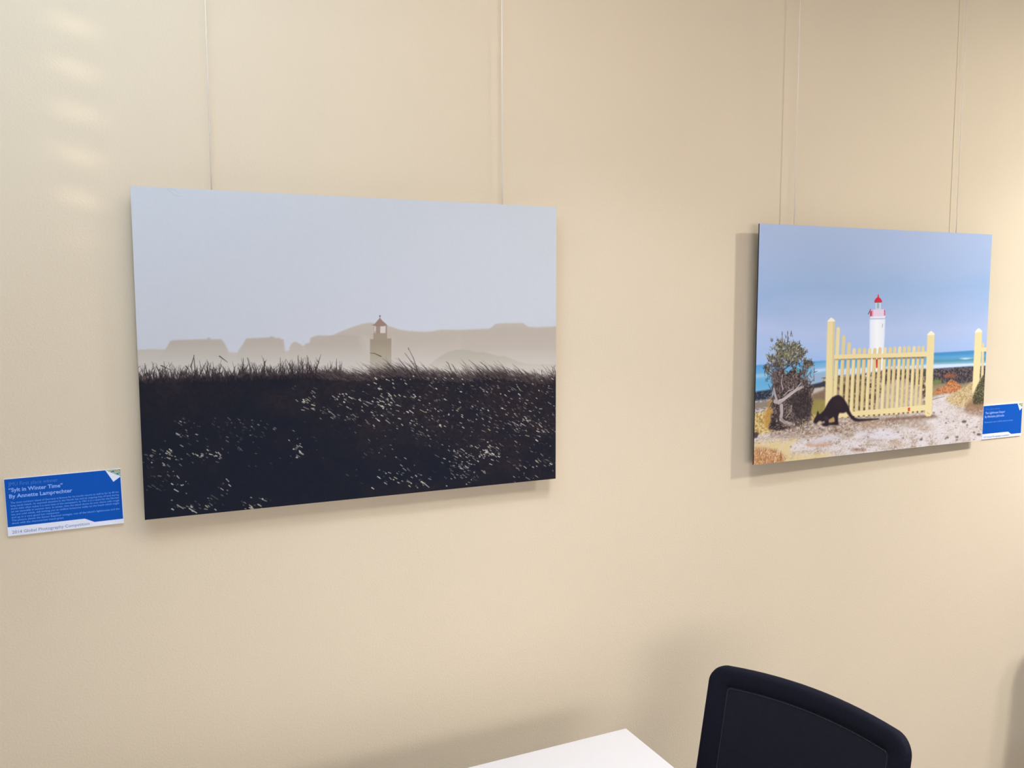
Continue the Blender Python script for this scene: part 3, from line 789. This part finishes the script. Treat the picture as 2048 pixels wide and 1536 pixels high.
    cv.fill(A([(1892, 520), (1960, 512), (1960, 548), (1892, 550)]), yel)
    cv.fill(A([(1826, 985), (1820, 930), (1850, 850), (1880, 790), (1905, 750), (1990, 740), (1990, 960), (1880, 985)]), cv.ramp(nf, [(0.2, C(44, 46, 36)), (0.6, C(82, 82, 58)), (0.85, C(140, 126, 84))]), 0.9, 2.5)
    cv.fill(A([(590, 1000), (680, 985), (690, 1050), (600, 1060)]), C(196, 176, 110), 0.6, 4)
    # gnarled bush
    tr = cv.ramp(nf, [(0.2, C(44, 38, 38)), (0.5, C(82, 70, 66)), (0.8, C(126, 112, 106))])
    for cx, cy, rx, ry in ((170, 560, 40, 34), (250, 470, 70, 90), (390, 440, 90, 110), (520, 440, 52, 60), (230, 600, 70, 60), (600, 570, 55, 44), (110, 620, 34, 40), (560, 640, 40, 60), (150, 700, 26, 70)):
        cv.fill(A([(cx + rx * (0.7 + 0.5 * R.random()) * math.cos(q), cy + ry * (0.7 + 0.5 * R.random()) * math.sin(q)) for q in np.linspace(0, 6.1, 16)], zb), C(86, 78, 70), 0.85, 1.0, tex=np.clip(nf * 2.2 - 0.35, 0, 1))
    ol = [(118, 1380), (140, 1200), (150, 1060), (165, 940), (150, 800), (170, 700), (205, 640), (300, 600), (350, 690), (420, 590), (520, 630), (590, 720), (600, 830), (690, 830), (660, 950), (655, 1100), (640, 1270), (560, 1330), (340, 1390), (200, 1395)]
    rough = []
    for p, q in zip(ol, ol[1:] + ol[:1]):
        for k in range(4):
            f = k / 4.0
            rough.append((p[0] + (q[0] - p[0]) * f + R.normal(0, 10), p[1] + (q[1] - p[1]) * f + R.normal(0, 10)))
    cv.fill(A(rough, zb), tr, 1.0, 0.8)
    for gx, gy, rx, ry in ((330, 650, 26, 34), (480, 630, 16, 40), (640, 650, 40, 70), (540, 720, 20, 30), (300, 590, 20, 20)):
        cv.fill(A([(gx + rx * math.cos(t), gy + ry * math.sin(t)) for t in np.linspace(0, 6.1, 10)], zb), C(112, 174, 206), 0.75, 1.2)
    cv.fill(A([(455, 600), (500, 590), (496, 670), (460, 670)], zb), C(96, 190, 200), 0.8)
    for i in range(420):
        x, y = R.uniform(150, 650), R.uniform(640, 1370)
        if x > 600 and y < 840:
            continue
        l = R.uniform(15, 90); a = R.normal(math.pi / 2, 0.5)
        cc = [C(56, 46, 44), C(120, 106, 100), C(160, 148, 140), C(84, 68, 58), C(40, 34, 36)][int(R.integers(0, 5))]
        cv.stroke(*zb(x, y), *zb(x + l * math.cos(a), y + l * math.sin(a)), R.uniform(0.8, 2.2), 0.8, cc, R.uniform(0.5, 0.95))
    cv.fill(A([(400, 980), (560, 900), (640, 960), (640, 1230), (480, 1260), (420, 1160)], zb), C(48, 40, 42), 0.6, 3)
    cv.fill(A([(150, 1240), (240, 1280), (340, 1370), (250, 1400), (110, 1390)], zb), C(40, 34, 38), 0.8, 2)
    pale = C(172, 162, 156)
    cv.path(A([(175, 870), (190, 950), (215, 1030)], zb), 4, 6, pale)
    cv.path(A([(190, 1035), (240, 1050), (300, 1010), (380, 945), (460, 890), (540, 850)], zb), 9, 6, pale)
    cv.path(A([(240, 1020), (320, 1000), (420, 930), (520, 800)], zb), 3, 2, C(192, 182, 174))
    cv.path(A([(270, 1090), (275, 1180), (262, 1260), (310, 1300), (380, 1320), (430, 1330)], zb), 9, 6, pale)
    cv.path(A([(260, 1250), (330, 1320), (410, 1360)], zb), 4, 3, C(150, 140, 134))
    cv.path(A([(290, 880), (270, 800), (285, 700)], zb), 3.5, 2, C(164, 152, 146))
    cv.path(A([(400, 1100), (380, 1180), (330, 1240)], zb), 2.5, 2, C(150, 148, 120))
    cv.path(A([(300, 960), (360, 900), (420, 880)], zb), 1.5, 1.2, C(190, 182, 172))
    cv.path(A([(540, 850), (520, 780), (600, 720), (650, 640)], zb), 3, 2, C(120, 106, 98))
    cv.path(A([(145, 890), (120, 850), (105, 815)], zb), 2.0, 1.4, C(96, 84, 82))
    cv.path(A([(635, 810), (655, 785), (670, 765)], zb), 2.4, 1.6, C(96, 86, 92))
    for (x, y) in ((150, 760), (110, 680), (60, 600), (90, 540), (150, 640), (180, 700)):
        cv.path(A([(230, 760), (x + 40, y + 30), (x, y)], zb), 2.6, 1.6, C(104, 90, 88))
    leafs = [C(96, 100, 76), C(136, 138, 100), C(70, 66, 58), C(104, 90, 82), C(164, 164, 124), C(58, 50, 48), C(118, 116, 84)]
    blobs = [(330, 430, 150, 110, 300), (260, 330, 85, 70, 130), (440, 350, 80, 60, 110), (230, 560, 90, 70, 130), (420, 540, 110, 70, 150), (600, 560, 62, 55, 110), (90, 620, 45, 50, 46), (150, 500, 45, 55, 60), (520, 420, 55, 60, 80)]
    for cx, cy, sx, sy, n in blobs:
        for i in range(n):
            x, y = cx + R.normal(0, 0.5) * sx, cy + R.normal(0, 0.5) * sy
            a = R.normal(-1.3, 0.8); l = R.uniform(12, 42)
            k = int(R.integers(0, 7))
            if y > 520 and R.random() < 0.5:
                k = [2, 3, 5][int(R.integers(0, 3))]
            cv.stroke(*zb(x, y), *zb(x + l * math.cos(a), y + l * math.sin(a)), R.uniform(1.4, 3.2), 0.9, leafs[k], R.uniform(0.7, 1))
    for (x, y) in ((280, 150), (350, 140), (390, 170), (330, 190), (360, 210), (395, 140), (410, 175), (215, 212), (150, 240), (140, 230), (350, 250), (85, 437), (600, 380), (575, 350), (440, 280), (460, 290), (400, 260)):
        cv.stroke(*zb(x, y + 34), *zb(x + R.normal(0, 10), y), 2.6, 1.2, leafs[int(R.integers(0, 5))], 0.95)
    for (x0_, y0_, x1_, y1_) in ((280, 150, 285, 300), (350, 150, 345, 320), (315, 260, 315, 400), (85, 437, 130, 470), (150, 240, 165, 268)):
        cv.stroke(*zb(x0_, y0_), *zb(x1_, y1_), 1.4, 1.4, C(90, 84, 74), 0.9)
    for i in range(150):
        x, y = R.choice([R.uniform(60, 220), R.uniform(540, 690), R.uniform(180, 600)]), R.uniform(540, 800)
        a = R.normal(-1.57, 0.7)
        l = R.uniform(18, 55)
        cv.stroke(*zb(x, y), *zb(x + l * math.cos(a), y + l * math.sin(a)), R.uniform(1.2, 2.6), 0.8, [C(92, 78, 74), C(60, 50, 48), C(126, 110, 102)][int(R.integers(0, 3))], 0.9)
    for i in range(160):
        x, y = R.uniform(130, 640), R.uniform(1270, 1420)
        cv.stroke(*zb(x, y), *zb(x + R.normal(0, 22), y - R.uniform(2, 16)), 1.6, 0.8, [C(150, 124, 86), C(110, 90, 76), C(84, 66, 58), C(196, 180, 150)][int(R.integers(0, 4))], 0.7)
    # wallaby
    fur = C(44, 35, 42)
    cv.fill(A([(460, 1000), (540, 1040), (850, 1020), (900, 990), (850, 960), (640, 960)], zw), C(56, 42, 42), 0.8, 2)
    cv.fill(A([(288, 955), (300, 900), (335, 835), (362, 790), (372, 722), (393, 693), (412, 738), (420, 772), (470, 745), (530, 682), (580, 590), (640, 482), (715, 392), (795, 350), (868, 341), (925, 366), (985, 432), (1042, 522), (1085, 615), (1112, 700), (1160, 790), (1225, 852), (1300, 880), (1420, 885), (1600, 882), (1785, 878),
               (1792, 892), (1740, 908), (1600, 920), (1420, 935), (1300, 944), (1225, 940), (1170, 905), (1105, 835), (1060, 765), (1028, 722), (1000, 742), (945, 752), (882, 745), (858, 790), (846, 850), (850, 950), (852, 1008), (800, 1018), (740, 1012), (650, 1005), (600, 1042), (540, 1040), (470, 1008), (500, 985), (548, 968), (540, 932), (480, 948), (420, 918), (392, 950), (352, 985), (318, 985)], zw), fur, 1.0, 0.3)
    cv.fill(A([(632, 900), (690, 868), (745, 832), (768, 880), (772, 945), (700, 962), (640, 965)], zw), C(184, 150, 96), 0.95, 0.8)
    cv.fill(A([(425, 935), (450, 928), (480, 950), (460, 985), (420, 985)], zw), C(206, 194, 134), 0.8, 0.8)
    cv.fill(A([(530, 850), (580, 822), (620, 850), (625, 890), (570, 900)], zw), C(74, 66, 70), 0.8, 1.5)
    cv.fill(A([(760, 470), (900, 460), (960, 560), (900, 640), (780, 600)], zw), C(58, 42, 44), 0.5, 4)
    return cv


def print_object(name, cv, w, h, parent, gain):
    """The printed face: a fine grid that carries one ink colour per point."""
    nx, ny = cv.w, cv.h
    me = bpy.data.meshes.new(name)
    xs = np.linspace(-w / 2, w / 2, nx); zs = np.linspace(h / 2, -h / 2, ny)
    co = np.zeros((ny, nx, 3), np.float32)
    co[..., 0] = xs[None, :]; co[..., 2] = zs[:, None]
    nv, nf = nx * ny, (nx - 1) * (ny - 1)
    idx = np.arange(nv, dtype=np.int32).reshape(ny, nx)
    quads = np.stack([idx[1:, :-1], idx[1:, 1:], idx[:-1, 1:], idx[:-1, :-1]], -1).reshape(-1)
    me.vertices.add(nv); me.loops.add(nf * 4); me.polygons.add(nf)
    me.vertices.foreach_set('co', co.reshape(-1))
    me.loops.foreach_set('vertex_index', quads)
    me.polygons.foreach_set('loop_start', np.arange(0, nf * 4, 4, dtype=np.int32))
    me.update(calc_edges=True)
    at = me.color_attributes.new('ink', 'FLOAT_COLOR', 'POINT')
    rgba = np.ones((nv, 4), np.float32)
    rgba[:, :3] = np.clip(srgb_lin(cv.img) * np.asarray(gain), 0, 0.95).reshape(-1, 3)
    at.data.foreach_set('color', rgba.reshape(-1))
    me.materials.append(MAT['print'])
    return link(name, me, parent)


PW, PH, PT = 0.841, 0.594, 0.003
Z0 = CAM.z


def picture(label, cv, x0, z1, y_left, y_right, core, gain, PW=PW, PH=PH):
    ang = math.atan2(y_right - y_left, PW)
    cx = x0 + PW / 2 * math.cos(ang)
    cy = (y_left + y_right) / 2
    t = thing('photo_panel', label, 'picture', (cx, cy, z1 - PH / 2), ang)
    f = print_object('print', cv, PW, PH, t, gain)
    bm = bmesh.new()
    add_box(bm, (0, PT / 2 + 0.0003, 0), (PW, PT, PH))
    finish('board', bm, core, t)
    # flat hanging channels on the back, with a hook where each cord ends
    for zc in (0.22, -0.22):
        box('back_channel', (0, PT + 0.0045, zc), (PW * 0.8, 0.008, 0.02), 'alu', t)
    return t, ang


pic1, a1 = picture('large photo panel of misty dunes, dark grass and a small hazy lighthouse', paint_dunes(), 0.0517, 0.2004 + Z0, -0.026, -0.026, 'board_pale', (0.965, 0.965, 0.925))
pic2, a2 = picture('photo panel of a white lighthouse, yellow picket gate and grazing wallaby', paint_gate(), 1.4431, 0.1840 + Z0, -0.036, -0.026, 'board_dark', (1.05, 1.05, 1.13), 0.8522, 0.5913)


# ------------------------------------------------------------------ nylon hanging cords
def cord(x, y, z_low, label):
    t = thing('hanging_cord', label, 'cord', (x, y, z_low), group='clear cords holding the two pictures')
    bm = bmesh.new()
    add_tube(bm, (0, 0, 0), (0, -y - 0.012 - 0.0 if False else 0, CEIL - 0.045 - z_low), 0.0011, seg=10)
    finish('strand', bm, 'nylon', t, smooth=True)
    box('hook', (0, 0.0, -0.004), (0.008, 0.006, 0.016), 'alu', t, bevel=0.001)
    box('rail_clip', (0, -y * 0.5 - 0.004, CEIL - 0.05 - z_low), (0.008, abs(y) + 0.004, 0.018), 'alu', t, bevel=0.001)
    return t


cord(0.1878, -0.0135, pic1.location.z + 0.215, 'clear cord holding the dune picture, the one at its left')
cord(0.7704, -0.0135, pic1.location.z + 0.215, 'clear cord holding the dune picture, the one at its right')
cord(1.563, -0.0235, pic2.location.z + 0.215, 'clear cord holding the lighthouse gate picture, the one at its left')
cord(2.160, -0.0150, pic2.location.z + 0.215, 'clear cord holding the lighthouse gate picture, the one at its right')


# ------------------------------------------------------------------ caption cards
def flat(name, polys, mat, parent, depth):
    bm = bmesh.new()
    for p in polys:
        bm.faces.new([bm.verts.new((x * 0.001, -depth, y * 0.001)) for x, y in p])
    o = finish(name, bm, mat, parent)
    return o


def lettering(name, lines, mat, parent, depth):
    """lines: (text, x_mm, baseline_mm, cap_mm, width_mm, weight)"""
    bm = bmesh.new()
    for text, x, y, cap, width, weight in lines:
        cu = bpy.data.curves.new('tmp', 'FONT')
        cu.body = text
        cu.size = 1.0
        cu.offset = weight
        cu.resolution_u = 2
        ob = bpy.data.objects.new('tmp', cu)
        COL.objects.link(ob)
        dg = bpy.context.evaluated_depsgraph_get()
        me = bpy.data.meshes.new_from_object(ob.evaluated_get(dg))
        bpy.data.objects.remove(ob); bpy.data.curves.remove(cu)
        n = len(me.vertices)
        co = np.empty(n * 3, np.float32); me.vertices.foreach_get('co', co); co = co.reshape(-1, 3)
        sx = width / max(1e-6, co[:, 0].max() - co[:, 0].min())
        sy = cap / 0.70
        x_min = co[:, 0].min()
        vs = [bm.verts.new((0.001 * (x + (c[0] - x_min) * sx), -depth, 0.001 * (y + c[1] * sy))) for c in co]
        for p in me.polygons:
            try:
                bm.faces.new([vs[i] for i in p.vertices])
            except ValueError:
                pass
        bpy.data.meshes.remove(me)
    return finish(name, bm, mat, parent)


def map_mat():
    m, nt, b = new_mat('tiny_corner_photo')
    tc = nt.nodes.new('ShaderNodeTexCoord')
    n = nt.nodes.new('ShaderNodeTexNoise')
    n.inputs['Scale'].default_value = 170
    n.inputs['Detail'].default_value = 1
    nt.links.new(tc.outputs['Object'], n.inputs['Vector'])
    r = nt.nodes.new('ShaderNodeValToRGB')
    r.color_ramp.elements[0].position = 0.32
    r.color_ramp.elements[0].color = (0.07, 0.16, 0.17, 1)
    r.color_ramp.elements[1].position = 0.72
    r.color_ramp.elements[1].color = (0.45, 0.30, 0.14, 1)
    for p, c in ((0.42, (0.18, 0.42, 0.42, 1)), (0.52, (0.60, 0.55, 0.38, 1)), (0.60, (0.34, 0.36, 0.20, 1))):
        e = r.color_ramp.elements.new(p); e.color = c
    nt.links.new(n.outputs['Fac'], r.inputs['Fac'])
    nt.links.new(r.outputs['Color'], b.inputs['Base Color'])
    b.inputs['Roughness'].default_value = 0.5
    return m


MAT['map'] = map_mat()
CW, CH, CT = 183.0, 100.0, 0.0035


def caption(label, x0, z_bottom, tilt, intro, title, body, footer_weight):
    t = thing('caption_card', label, 'caption card', (x0, -CT, z_bottom), rot=(0, -tilt, 0))
    box('card', (CW * 0.0005, CT / 2, CH * 0.0005), (CW * 0.001, CT, CH * 0.001), 'card', t)
    flat('blue_field', [[(0.6, 16), (120, 16), (135, 8), (CW - 1.0, 8), (CW - 1.0, 85.5), (170, 77.5), (158, CH - 0.4), (0.6, CH - 0.4)]], 'blue', t, 0.0002)
    flat('corner_photo', [[(158, CH - 0.3), (CW - 0.3, 86), (CW - 0.3, CH - 0.3)]], 'map', t, 0.0003)
    lettering('intro_lettering', intro, 'blue_pale', t, 0.0004)
    lettering('title_lettering', title, 'title', t, 0.0004)
    lettering('body_lettering', body, 'blue_body', t, 0.0004)
    lettering('footer_lettering', [('2014 Global Photography Competition', 6.5, 3.8, 5.4, 120.5, footer_weight)], 'footer', t, 0.0004)
    return t


BODY = ['The most northern island of Germany is famous for its tourist resorts as well as for its 40 km',
        'long sandy beach. Its exposed situation in the North Sea and its ongoing loss of land during',
        'storm tides often makes it a news item of the newspapers. In 1961 it is a resort for the German',
        'jet set especially in summer time. In winter, time the island shows its own charm with rough',
        'sea and cold winds, still inviting you to endless lonesome walks on the beach which might',
        'end up in a very good hot restaurant.',
        'The picture shows the Sector Reached vintages, one of the island\u2019s lighthouses and the',
        'dunes with the characteristic beach-grass.']
lines = [(tx, 7.5 - 0.05 * i, 56.6 - 5.15 * i, 3.2, (74 if i == 5 else 80 if i == 7 else 170), 0.012) for i, tx in enumerate(BODY)]
caption('blue caption card with long text left of the dune picture', -0.1655, -0.4035 + Z0, math.radians(1.0),
        [('JMU First place winner', 6.0, 87.6, 6.6, 76, 0.0)],
        [('\u201cSylt in Winter Time\u201d', 6.0, 77.2, 6.6, 83, 0.022), ('By Annette Lamprechter', 6.2, 66.3, 6.6, 97, 0.022)], lines, 0.0)
caption('blue caption card with one short text line at the right picture edge', 2.3270, -0.4108 + Z0, math.radians(0.1),
        [('First place winner', 11.0, 86.5, 6.2, 66, 0.0)],
        [('The Lighthouse Keeper', 8.5, 75.0, 6.4, 92, 0.022), ('By Micheline Jablonska', 7.5, 64.0, 6.4, 90, 0.022)],
        [('Photocolour user is off the coast to escape', 7.5, 48.5, 4.2, 132, 0.012)], 0.0)
cards = sorted((o for o in bpy.data.objects if o.name.startswith('caption_card')), key=lambda o: o.location.x)
cards[1].scale = (0.955, 1, 1.0)
# folded white corners belong to the cards
for o in cards:
    flat('folded_corner', [[(158, CH - 0.2), (170, 77.5), (CW - 0.5, 86)]], 'card', o, 0.0005)


# ------------------------------------------------------------------ table
TX1, TY1, TZ = 0.983, -0.1824, 0.73
TL_, TD = 1.6, 0.8
tab = thing('meeting_table', 'white table with a square corner in front of the wall', 'table', (TX1 - TL_ / 2, TY1 - TD / 2, 0))
box('table_top', (0, 0, TZ - 0.0125), (TL_, TD, 0.025), 'white', tab, bevel=0.0012)
for sx in (-1, 1):
    for sy in (-1, 1):
        lg = box('leg', (sx * (TL_ / 2 - 0.045), sy * (TD / 2 - 0.045), (TZ - 0.025 + 0.006) / 2), (0.05, 0.05, TZ - 0.031), 'white_edge', tab, bevel=0.003)
        bm = bmesh.new(); add_lathe(bm, [(0.018, 0), (0.02, 0.002), (0.02, 0.006)], (sx * (TL_ / 2 - 0.045), sy * (TD / 2 - 0.045), 0), 16)
        finish('foot', bm, 'plastic', lg)
for sy in (-1, 1):
    box('apron', (0, sy * (TD / 2 - 0.045), TZ - 0.045), (TL_ - 0.14, 0.025, 0.04), 'white_edge', tab)
for sx in (-1, 1):
    box('apron', (sx * (TL_ / 2 - 0.045), 0, TZ - 0.045), (0.025, TD - 0.14, 0.04), 'white_edge', tab)


# ------------------------------------------------------------------ office chair
BW, BH, SAG, CROWN, RC, REC = 0.4335, 0.43, 0.0329, 0.0092, 0.036, 0.2057
BTOP = 0.88


def chair_pt(w, h, t):
    """Backrest point in chair space: x backwards, y across (far side +), z up; t = forward offset."""
    off = SAG * (1 - (2 * w / BW) ** 2) + math.tan(REC) * h
    slope = -SAG * 8 * w / BW ** 2
    nx, ny = -1.0, -slope   # forward normal across the curve
    l = math.hypot(nx, ny)
    return Vector((off + t * nx / l * math.cos(REC), -w - t * (ny / l) * -1 * 0.0 - 0.0, BTOP + h + t * math.sin(REC) * 0.6))


def round_outline(hw, top, bottom, r, n_c=10, n_s=14):
    pts = []
    crown = lambda w: -CROWN * (2 * w / BW) ** 2
    for k in range(n_s):
        w = -hw + r + (2 * hw - 2 * r) * k / n_s
        pts.append((w, top + crown(w)))
    for k in range(n_c):
        a = math.pi / 2 - math.pi / 2 * k / n_c
        pts.append((hw - r + r * math.cos(a), top + crown(hw - r) - r + r * math.sin(a)))
    for k in range(n_s):
        pts.append((hw, top + crown(hw - r) - r + (bottom + r - (top + crown(hw - r) - r)) * k / n_s))
    for k in range(n_c):
        a = -math.pi / 2 * k / n_c
        pts.append((hw - r + r * math.cos(a), bottom + r + r * math.sin(a)))
    for k in range(n_s):
        pts.append((hw - r - (2 * hw - 2 * r) * k / n_s, bottom))
    for k in range(n_c):
        a = -math.pi / 2 - math.pi / 2 * k / n_c
        pts.append((-hw + r + r * math.cos(a), bottom + r + r * math.sin(a)))
    for k in range(n_s):
        pts.append((-hw, bottom + r + (top + crown(hw - r) - r - bottom - r) * k / n_s))
    for k in range(n_c):
        a = math.pi - math.pi / 2 * k / n_c
        pts.append((-hw + r + r * math.cos(a), top + crown(hw - r) - r + r * math.sin(a)))
    return pts


def make_chair(label, loc, rotz):
    t = thing('office_chair', label, 'chair', loc, rotz)
    B = 0.040
    outer = round_outline(BW / 2, 0.0, -BH, RC)
    inner = round_outline(BW / 2 - B, -B, -BH + B, 0.010)
    prof = [(0.10, -0.011), (0.0, -0.004), (0.0, 0.003), (0.035, 0.008), (0.12, 0.0115), (0.3, 0.0125), (0.7, 0.0105), (0.95, 0.0085), (1.0, 0.0072), (1.0, -0.004), (0.6, -0.012)]
    bm = bmesh.new()
    rings = []
    for a, th in prof:
        rings.append([bm.verts.new(chair_pt(o[0] + (i[0] - o[0]) * a, o[1] + (i[1] - o[1]) * a, th)) for o, i in zip(outer, inner)])
    n = len(outer)
    for a, b in zip(rings, rings[1:] + rings[:1]):
        for k in range(n):
            j = (k + 1) % n
            bm.faces.new((a[k], a[j], b[j], b[k]))
    fr = finish('backrest_frame', bm, 'frame_black', t, smooth=True)
    # woven mesh inside the frame
    bm = bmesh.new()
    nu, nv = 26, 26
    hw, tp, bt = BW / 2 - B + 0.004, -B + 0.002, -BH + B - 0.004
    for th in (0.0068, 0.0048):
        grid = []
        for jv in range(nv + 1):
            row = []
            for iu in range(nu + 1):
                w = -hw + 2 * hw * iu / nu
                top = tp - CROWN * (2 * w / BW) ** 2
                row.append(bm.verts.new(chair_pt(w, top + (bt - top) * jv / nv, th)))
            grid.append(row)
        for jv in range(nv):
            for iu in range(nu):
                bm.faces.new((grid[jv][iu], grid[jv][iu + 1], grid[jv + 1][iu + 1], grid[jv + 1][iu]))
    finish('mesh_panel', bm, 'mesh_black', t, smooth=True)
    # row of stitches where the mesh meets the border
    bm = bmesh.new()
    seam = round_outline(BW / 2 - B - 0.0035, -B - 0.0035, -BH + B + 0.0035, 0.008, 6, 90)
    for k in range(len(seam)):
        a, b = seam[k], seam[(k + 1) % len(seam)]
        m = (a[0] + (b[0] - a[0]) * 0.62, a[1] + (b[1] - a[1]) * 0.62)
        if math.hypot(b[0] - a[0], b[1] - a[1]) < 0.001:
            continue
        add_tube(bm, chair_pt(a[0], a[1], 0.0075), chair_pt(m[0], m[1], 0.0075), 0.0006, seg=5)
    st = finish('stitching', bm, 'thread', t)
    st['label'] = 'fine grey stitching around the mesh'
    # spine bar behind the back, seat, mechanism, gas lift, star base, castors
    bm = bmesh.new()
    pts = [chair_pt(0, -0.16, -0.022), chair_pt(0, -0.30, -0.03), chair_pt(0, -0.43, -0.035), Vector((-0.03, 0, 0.40)), Vector((-0.14, 0, 0.375)), Vector((-0.30, 0, 0.375))]
    for p, q in zip(pts, pts[1:]):
        add_tube(bm, p, q, 0.022, seg=12)
    for p in pts:
        bmesh.ops.create_uvsphere(bm, u_segments=12, v_segments=8, radius=0.022, matrix=Matrix.Translation(p))
    finish('spine_bar', bm, 'plastic', t, smooth=True)
    box('spine_plate', chair_pt(0, -0.17, -0.02), (0.012, 0.30, 0.05), 'plastic', t, bevel=0.004, rot=Matrix.Rotation(REC, 3, 'Y'))
    bm = bmesh.new()
    sx_, sy_ = 0.235, 0.235
    rings = []
    for s, zz in ((0.80, 0.405), (0.96, 0.412), (1.0, 0.432), (1.0, 0.452), (0.965, 0.468), (0.86, 0.476), (0.5, 0.472), (0.15, 0.470)):
        ring = []
        for k in range(48):
            a = 2 * math.pi * k / 48
            ca, sa = math.cos(a), math.sin(a)
            e = 0.38
            x = sx_ * s * math.copysign(abs(ca) ** e, ca); y = sy_ * s * math.copysign(abs(sa) ** e, sa)
            drop = -0.02 * max(0, (-x / sx_ - 0.6)) / 0.4
            ring.append(bm.verts.new((-0.33 + x, y, zz + drop)))
        rings.append(ring)
    for a, b in zip(rings, rings[1:]):
        for k in range(48):
            j = (k + 1) % 48
            bm.faces.new((a[k], a[j], b[j], b[k]))
    bm.faces.new(rings[0][::-1]); bm.faces.new(rings[-1])
    finish('seat', bm, 'seat_black', t, smooth=True)
    box('tilt_mechanism', (-0.32, 0, 0.375), (0.22, 0.13, 0.06), 'plastic', t, bevel=0.012)
    bm = bmesh.new(); add_tube(bm, (-0.33, -0.06, 0.372), (-0.33, -0.20, 0.368), 0.005, seg=8)
    lv = finish('height_lever', bm, 'plastic', t)
    bm = bmesh.new()
    add_lathe(bm, [(0.025, 0.10), (0.025, 0.24), (0.014, 0.24), (0.014, 0.35)], (-0.33, 0, 0), 20)
    finish('gas_lift', bm, 'chrome', t, smooth=False)
    bm = bmesh.new()
    add_lathe(bm, [(0.035, 0.065), (0.045, 0.075), (0.045, 0.115), (0.03, 0.13)], (-0.33, 0, 0), 24)
    finish('base_hub', bm, 'plastic', t)
    for k in range(5):
        a = 2 * math.pi * k / 5 + 0.31
        ca, sa = math.cos(a), math.sin(a)
        bm = bmesh.new()
        p0 = Vector((-0.33 + 0.035 * ca, 0.035 * sa, 0.095)); p1 = Vector((-0.33 + 0.285 * ca, 0.285 * sa, 0.072))
        add_tube(bm, p0, p1, 0.022, 0.013, seg=12)
        finish('base_spoke', bm, 'plastic', t, smooth=True)
        cx, cy = -0.33 + 0.275 * ca, 0.275 * sa
        bm = bmesh.new()
        add_tube(bm, (cx, cy, 0.04), (cx, cy, 0.066), 0.007, seg=10)
        add_box(bm, (cx, cy, 0.045), (0.03, 0.018, 0.022), 0.004, Matrix.Rotation(a, 3, 'Z'))
        cs = finish('castor', bm, 'plastic', t)
        for s in (-1, 1):
            bm = bmesh.new()
            d = Vector((-sa, ca, 0))
            c0 = Vector((cx, cy, 0.025)) + d * (s * 0.010)
            add_tube(bm, c0, c0 + d * (s * 0.013), 0.025, 0.023, seg=20)
            finish('wheel', bm, 'plastic', cs)
    return t


make_chair('black mesh-backed office chair at the end of the white table', (1.2142, -0.4616, 0), 0.2629)

make_chair('black mesh-backed office chair with its back to the wall, right of the caption card', (2.82, -0.27, 0), math.radians(78))  # out of view, added to cast the shadow low at the wall's right
